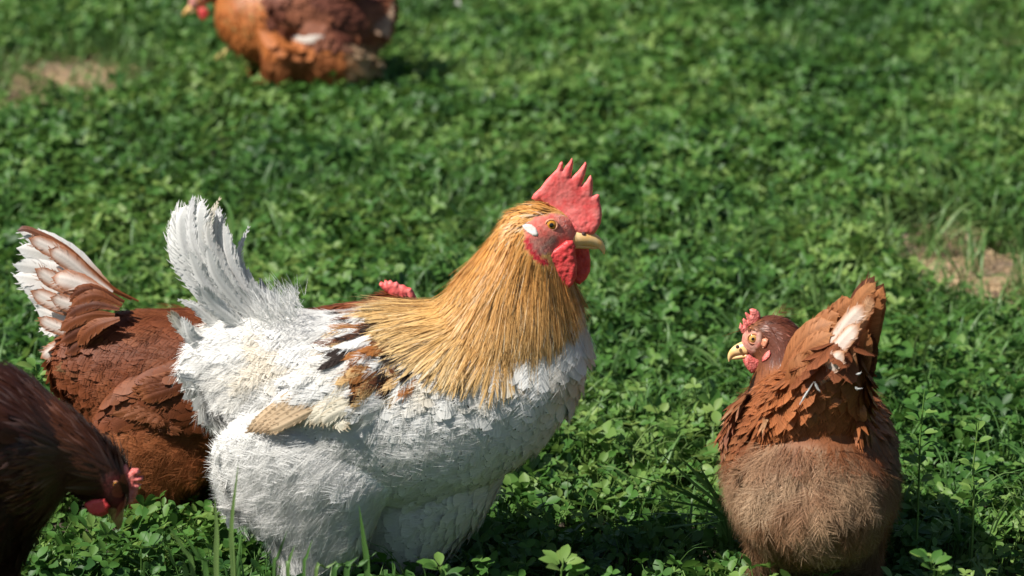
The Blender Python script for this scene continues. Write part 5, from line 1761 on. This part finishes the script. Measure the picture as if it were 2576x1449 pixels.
def grass_clump(label, base, blades, w=0.0045, group='tall grass blades standing out of the clover'):
    """base: world point; blades: lists of world points"""
    root = empty('grass_clump', base)
    tag(root, label, 'grass', group)
    for i, pts in enumerate(blades):
        V, F = blade_geo(pts, w * (0.8 + .4 * random.random()), 0, 12, face=(0.9, -0.3, 0.1))
        o = link('blade', mesh_np('blade', V, F, True, rnd=np.full(len(V), random.random())), M['grass'], root)
    return root

def px_clump(label, Y, blades, w=0.0045):
    bl = []
    for b in blades:
        pts = [P(u, v, Y + (d[0] if d else 0)) for u, v, *d in b]
        p0 = pts[0].copy(); p0[2] = 0.0
        if pts[0][2] > 0.012:
            pts = [p0] + pts
        bl.append(pts)
    c = np.mean([b[0] for b in bl], axis=0); c[2] = 0
    return grass_clump(label, c, bl, w)

def sprig(label, Y, stem, leaves, size=0.016):
    """upright lucerne sprig: bent stem with leaflets"""
    pts = [P(u, v, Y) for u, v in stem]
    p0 = pts[0].copy(); p0[2] = 0
    pts = [p0] + pts if pts[0][2] > .012 else pts
    root = empty('lucerne_sprig', p0)
    tag(root, label, 'plant', 'lucerne sprigs standing out of the clover')
    S = spline(pts, 14)
    V, F = tube(S, 0.0015, 0.0008, 6)
    link('stem', mesh_np('stem', V, F, True, rnd=np.full(len(V), .8)), M['stem'], root)
    r = np.random.default_rng(int(abs(stem[0][0])))
    for k in range(leaves):
        c = S[min(13, int(4 + 10 * k / leaves))]
        az = k * 2.4 + r.normal(0, .3)
        for j in range(3):
            a = az + (j - 1) * 0.9
            d = np.array([math.cos(a), math.sin(a) * .8, 0.35 + .4 * r.random()])
            up = norm(np.array([math.cos(a) * -.4, -0.4, 1.0]))
            V, F = leaflet(c + d * .004, d, up, size * (.7 + .5 * r.random()), size * .55, r)
            link('leaf', mesh_np('leaf', V, F, True, rnd=np.full(len(V), r.random())), M['clover'], root)
    return root

def build_plants():
    px_clump('tall grass blades standing between the pecking hen and the rooster thigh', -0.30, [
        [(587, 1440), (583, 1320), (600, 1165)], [(545, 1449), (546, 1340), (540, 1248)], [(487, 1449), (462, 1380), (415, 1312)], [(592, 1449), (588, 1390), (584, 1330)], [(470, 1449), (440, 1420), (420, 1370)], [(520, 1449), (500, 1400), (455, 1330)]], 0.0055)
    px_clump('short grass blades in front of the rooster near leg', -0.28, [
        [(690, 1449), (700, 1400), (722, 1335)], [(725, 1449), (728, 1410), (742, 1370)], [(765, 1449), (772, 1400), (786, 1356)], [(795, 1449), (820, 1430), (848, 1412)]], 0.0045)
    px_clump('single tall grass blade crossing the rooster belly', -0.28, [[(925, 1449), (916, 1360), (903, 1270)], [(872, 1449), (900, 1425), (948, 1388)], [(840, 1449), (870, 1425), (902, 1400)]], 0.006)
    px_clump('low grass clump arching left beside the hen seen from behind', 0.06, [
        [(1825, 1300), (1740, 1210), (1640, 1120)], [(1820, 1310), (1700, 1230), (1570, 1190)], [(1830, 1310), (1700, 1260), (1560, 1250)], [(1815, 1320), (1690, 1290), (1550, 1300)], [(1830, 1300), (1760, 1200), (1700, 1140)], [(1810, 1330), (1720, 1320), (1620, 1340)], [(1820, 1315), (1750, 1250), (1660, 1200)], [(1835, 1310), (1790, 1230), (1760, 1170)]], 0.006)
    def gclump(label, u, v, tips, w):
        g = G(u, v)
        bl = []
        for du, dv in tips:
            b = g + np.array([random.gauss(0, .012), random.gauss(0, .02), 0])
            t = P(u + du, v + dv, b[1] + random.uniform(-.04, .04))
            bl.append([b, b * .45 + t * .55 + np.array([-.12 * (t[0] - b[0]), 0, .25 * (t[2] - b[2])]), t])
        return grass_clump(label, g, bl, w)
    gclump('pale grass tuft standing tall near the right edge of the field', 2470, 440, [(-80, -30), (-60, -70), (-30, -100), (10, -130), (40, -60), (-90, 10), (30, -20), (60, -90), (-10, -80)], 0.007)
    gclump('grass tuft rising behind the rooster tail', 590, 720, [(-30, -220), (-50, -120), (10, -150), (-80, -90), (40, -90), (-10, -180)], 0.006)
    gclump('spreading grass tuft in the field left of the rooster comb', 800, 420, [(-90, -20), (-60, -50), (-20, -80), (30, -70), (80, -50), (110, -20), (-110, 5), (60, -30), (0, -50)], 0.006)
    gclump('spreading grass tuft in the field above the rooster back', 1010, 400, [(-70, -30), (-40, -60), (0, -80), (50, -70), (90, -40), (40, -30)], 0.006)
    gclump('yellow green grass tuft between the rooster beak and hen comb', 1900, 790, [(-60, -20), (-40, -60), (0, -90), (30, -80), (60, -40), (-20, -40)], 0.006)
    sprig('tall lucerne sprig standing right of the hen seen from behind', 0.04, [(2312, 1200), (2315, 1100), (2326, 985)], 9)
    sprig('lucerne sprig with bare lower stem at the right edge', 0.02, [(2450, 1260), (2448, 1180), (2462, 1060)], 7)
    sprig('small lucerne sprig below the right edge of the hen', -0.25, [(2350, 1449), (2345, 1435), (2340, 1400)], 5, .02)
    sprig('small lucerne sprig in the rooster shadow at the bottom', -0.22, [(1412, 1449), (1414, 1440), (1418, 1405)], 4, .022)
    sprig('small lucerne sprig left of the rooster shadow at the bottom', -0.22, [(1110, 1449), (1108, 1440), (1104, 1425)], 3, .02)
    sprig('lucerne sprig between the pecking hen and the tail fan', 0.30, [(95, 1010), (93, 960), (90, 920)], 5, .02)
    g = G(1168, 14, 0.05)
    f = empty('fallen_feather', (g[0], g[1], 0.0))
    tag(f, 'small white feather lying on the grass at the top', 'feather')
    for k, (a, b) in enumerate(((-26, 6), (20, -14))):
        big_feather('vane', f, [(1168 + a, 16 - b, g[1]), (1168, 8 + 4 * k, g[1] + .01), (1168 - a, 12 + b, g[1] + .02)], 20, two(WHITE, WHITE), M['white_feather'], 0.0, nrm=(0, -.5, 1))

build_ground()
build_field()

build_rooster()
build_tail_hen()
build_rear_hen()
build_pecking_hen()
build_field_hen()
build_plants()
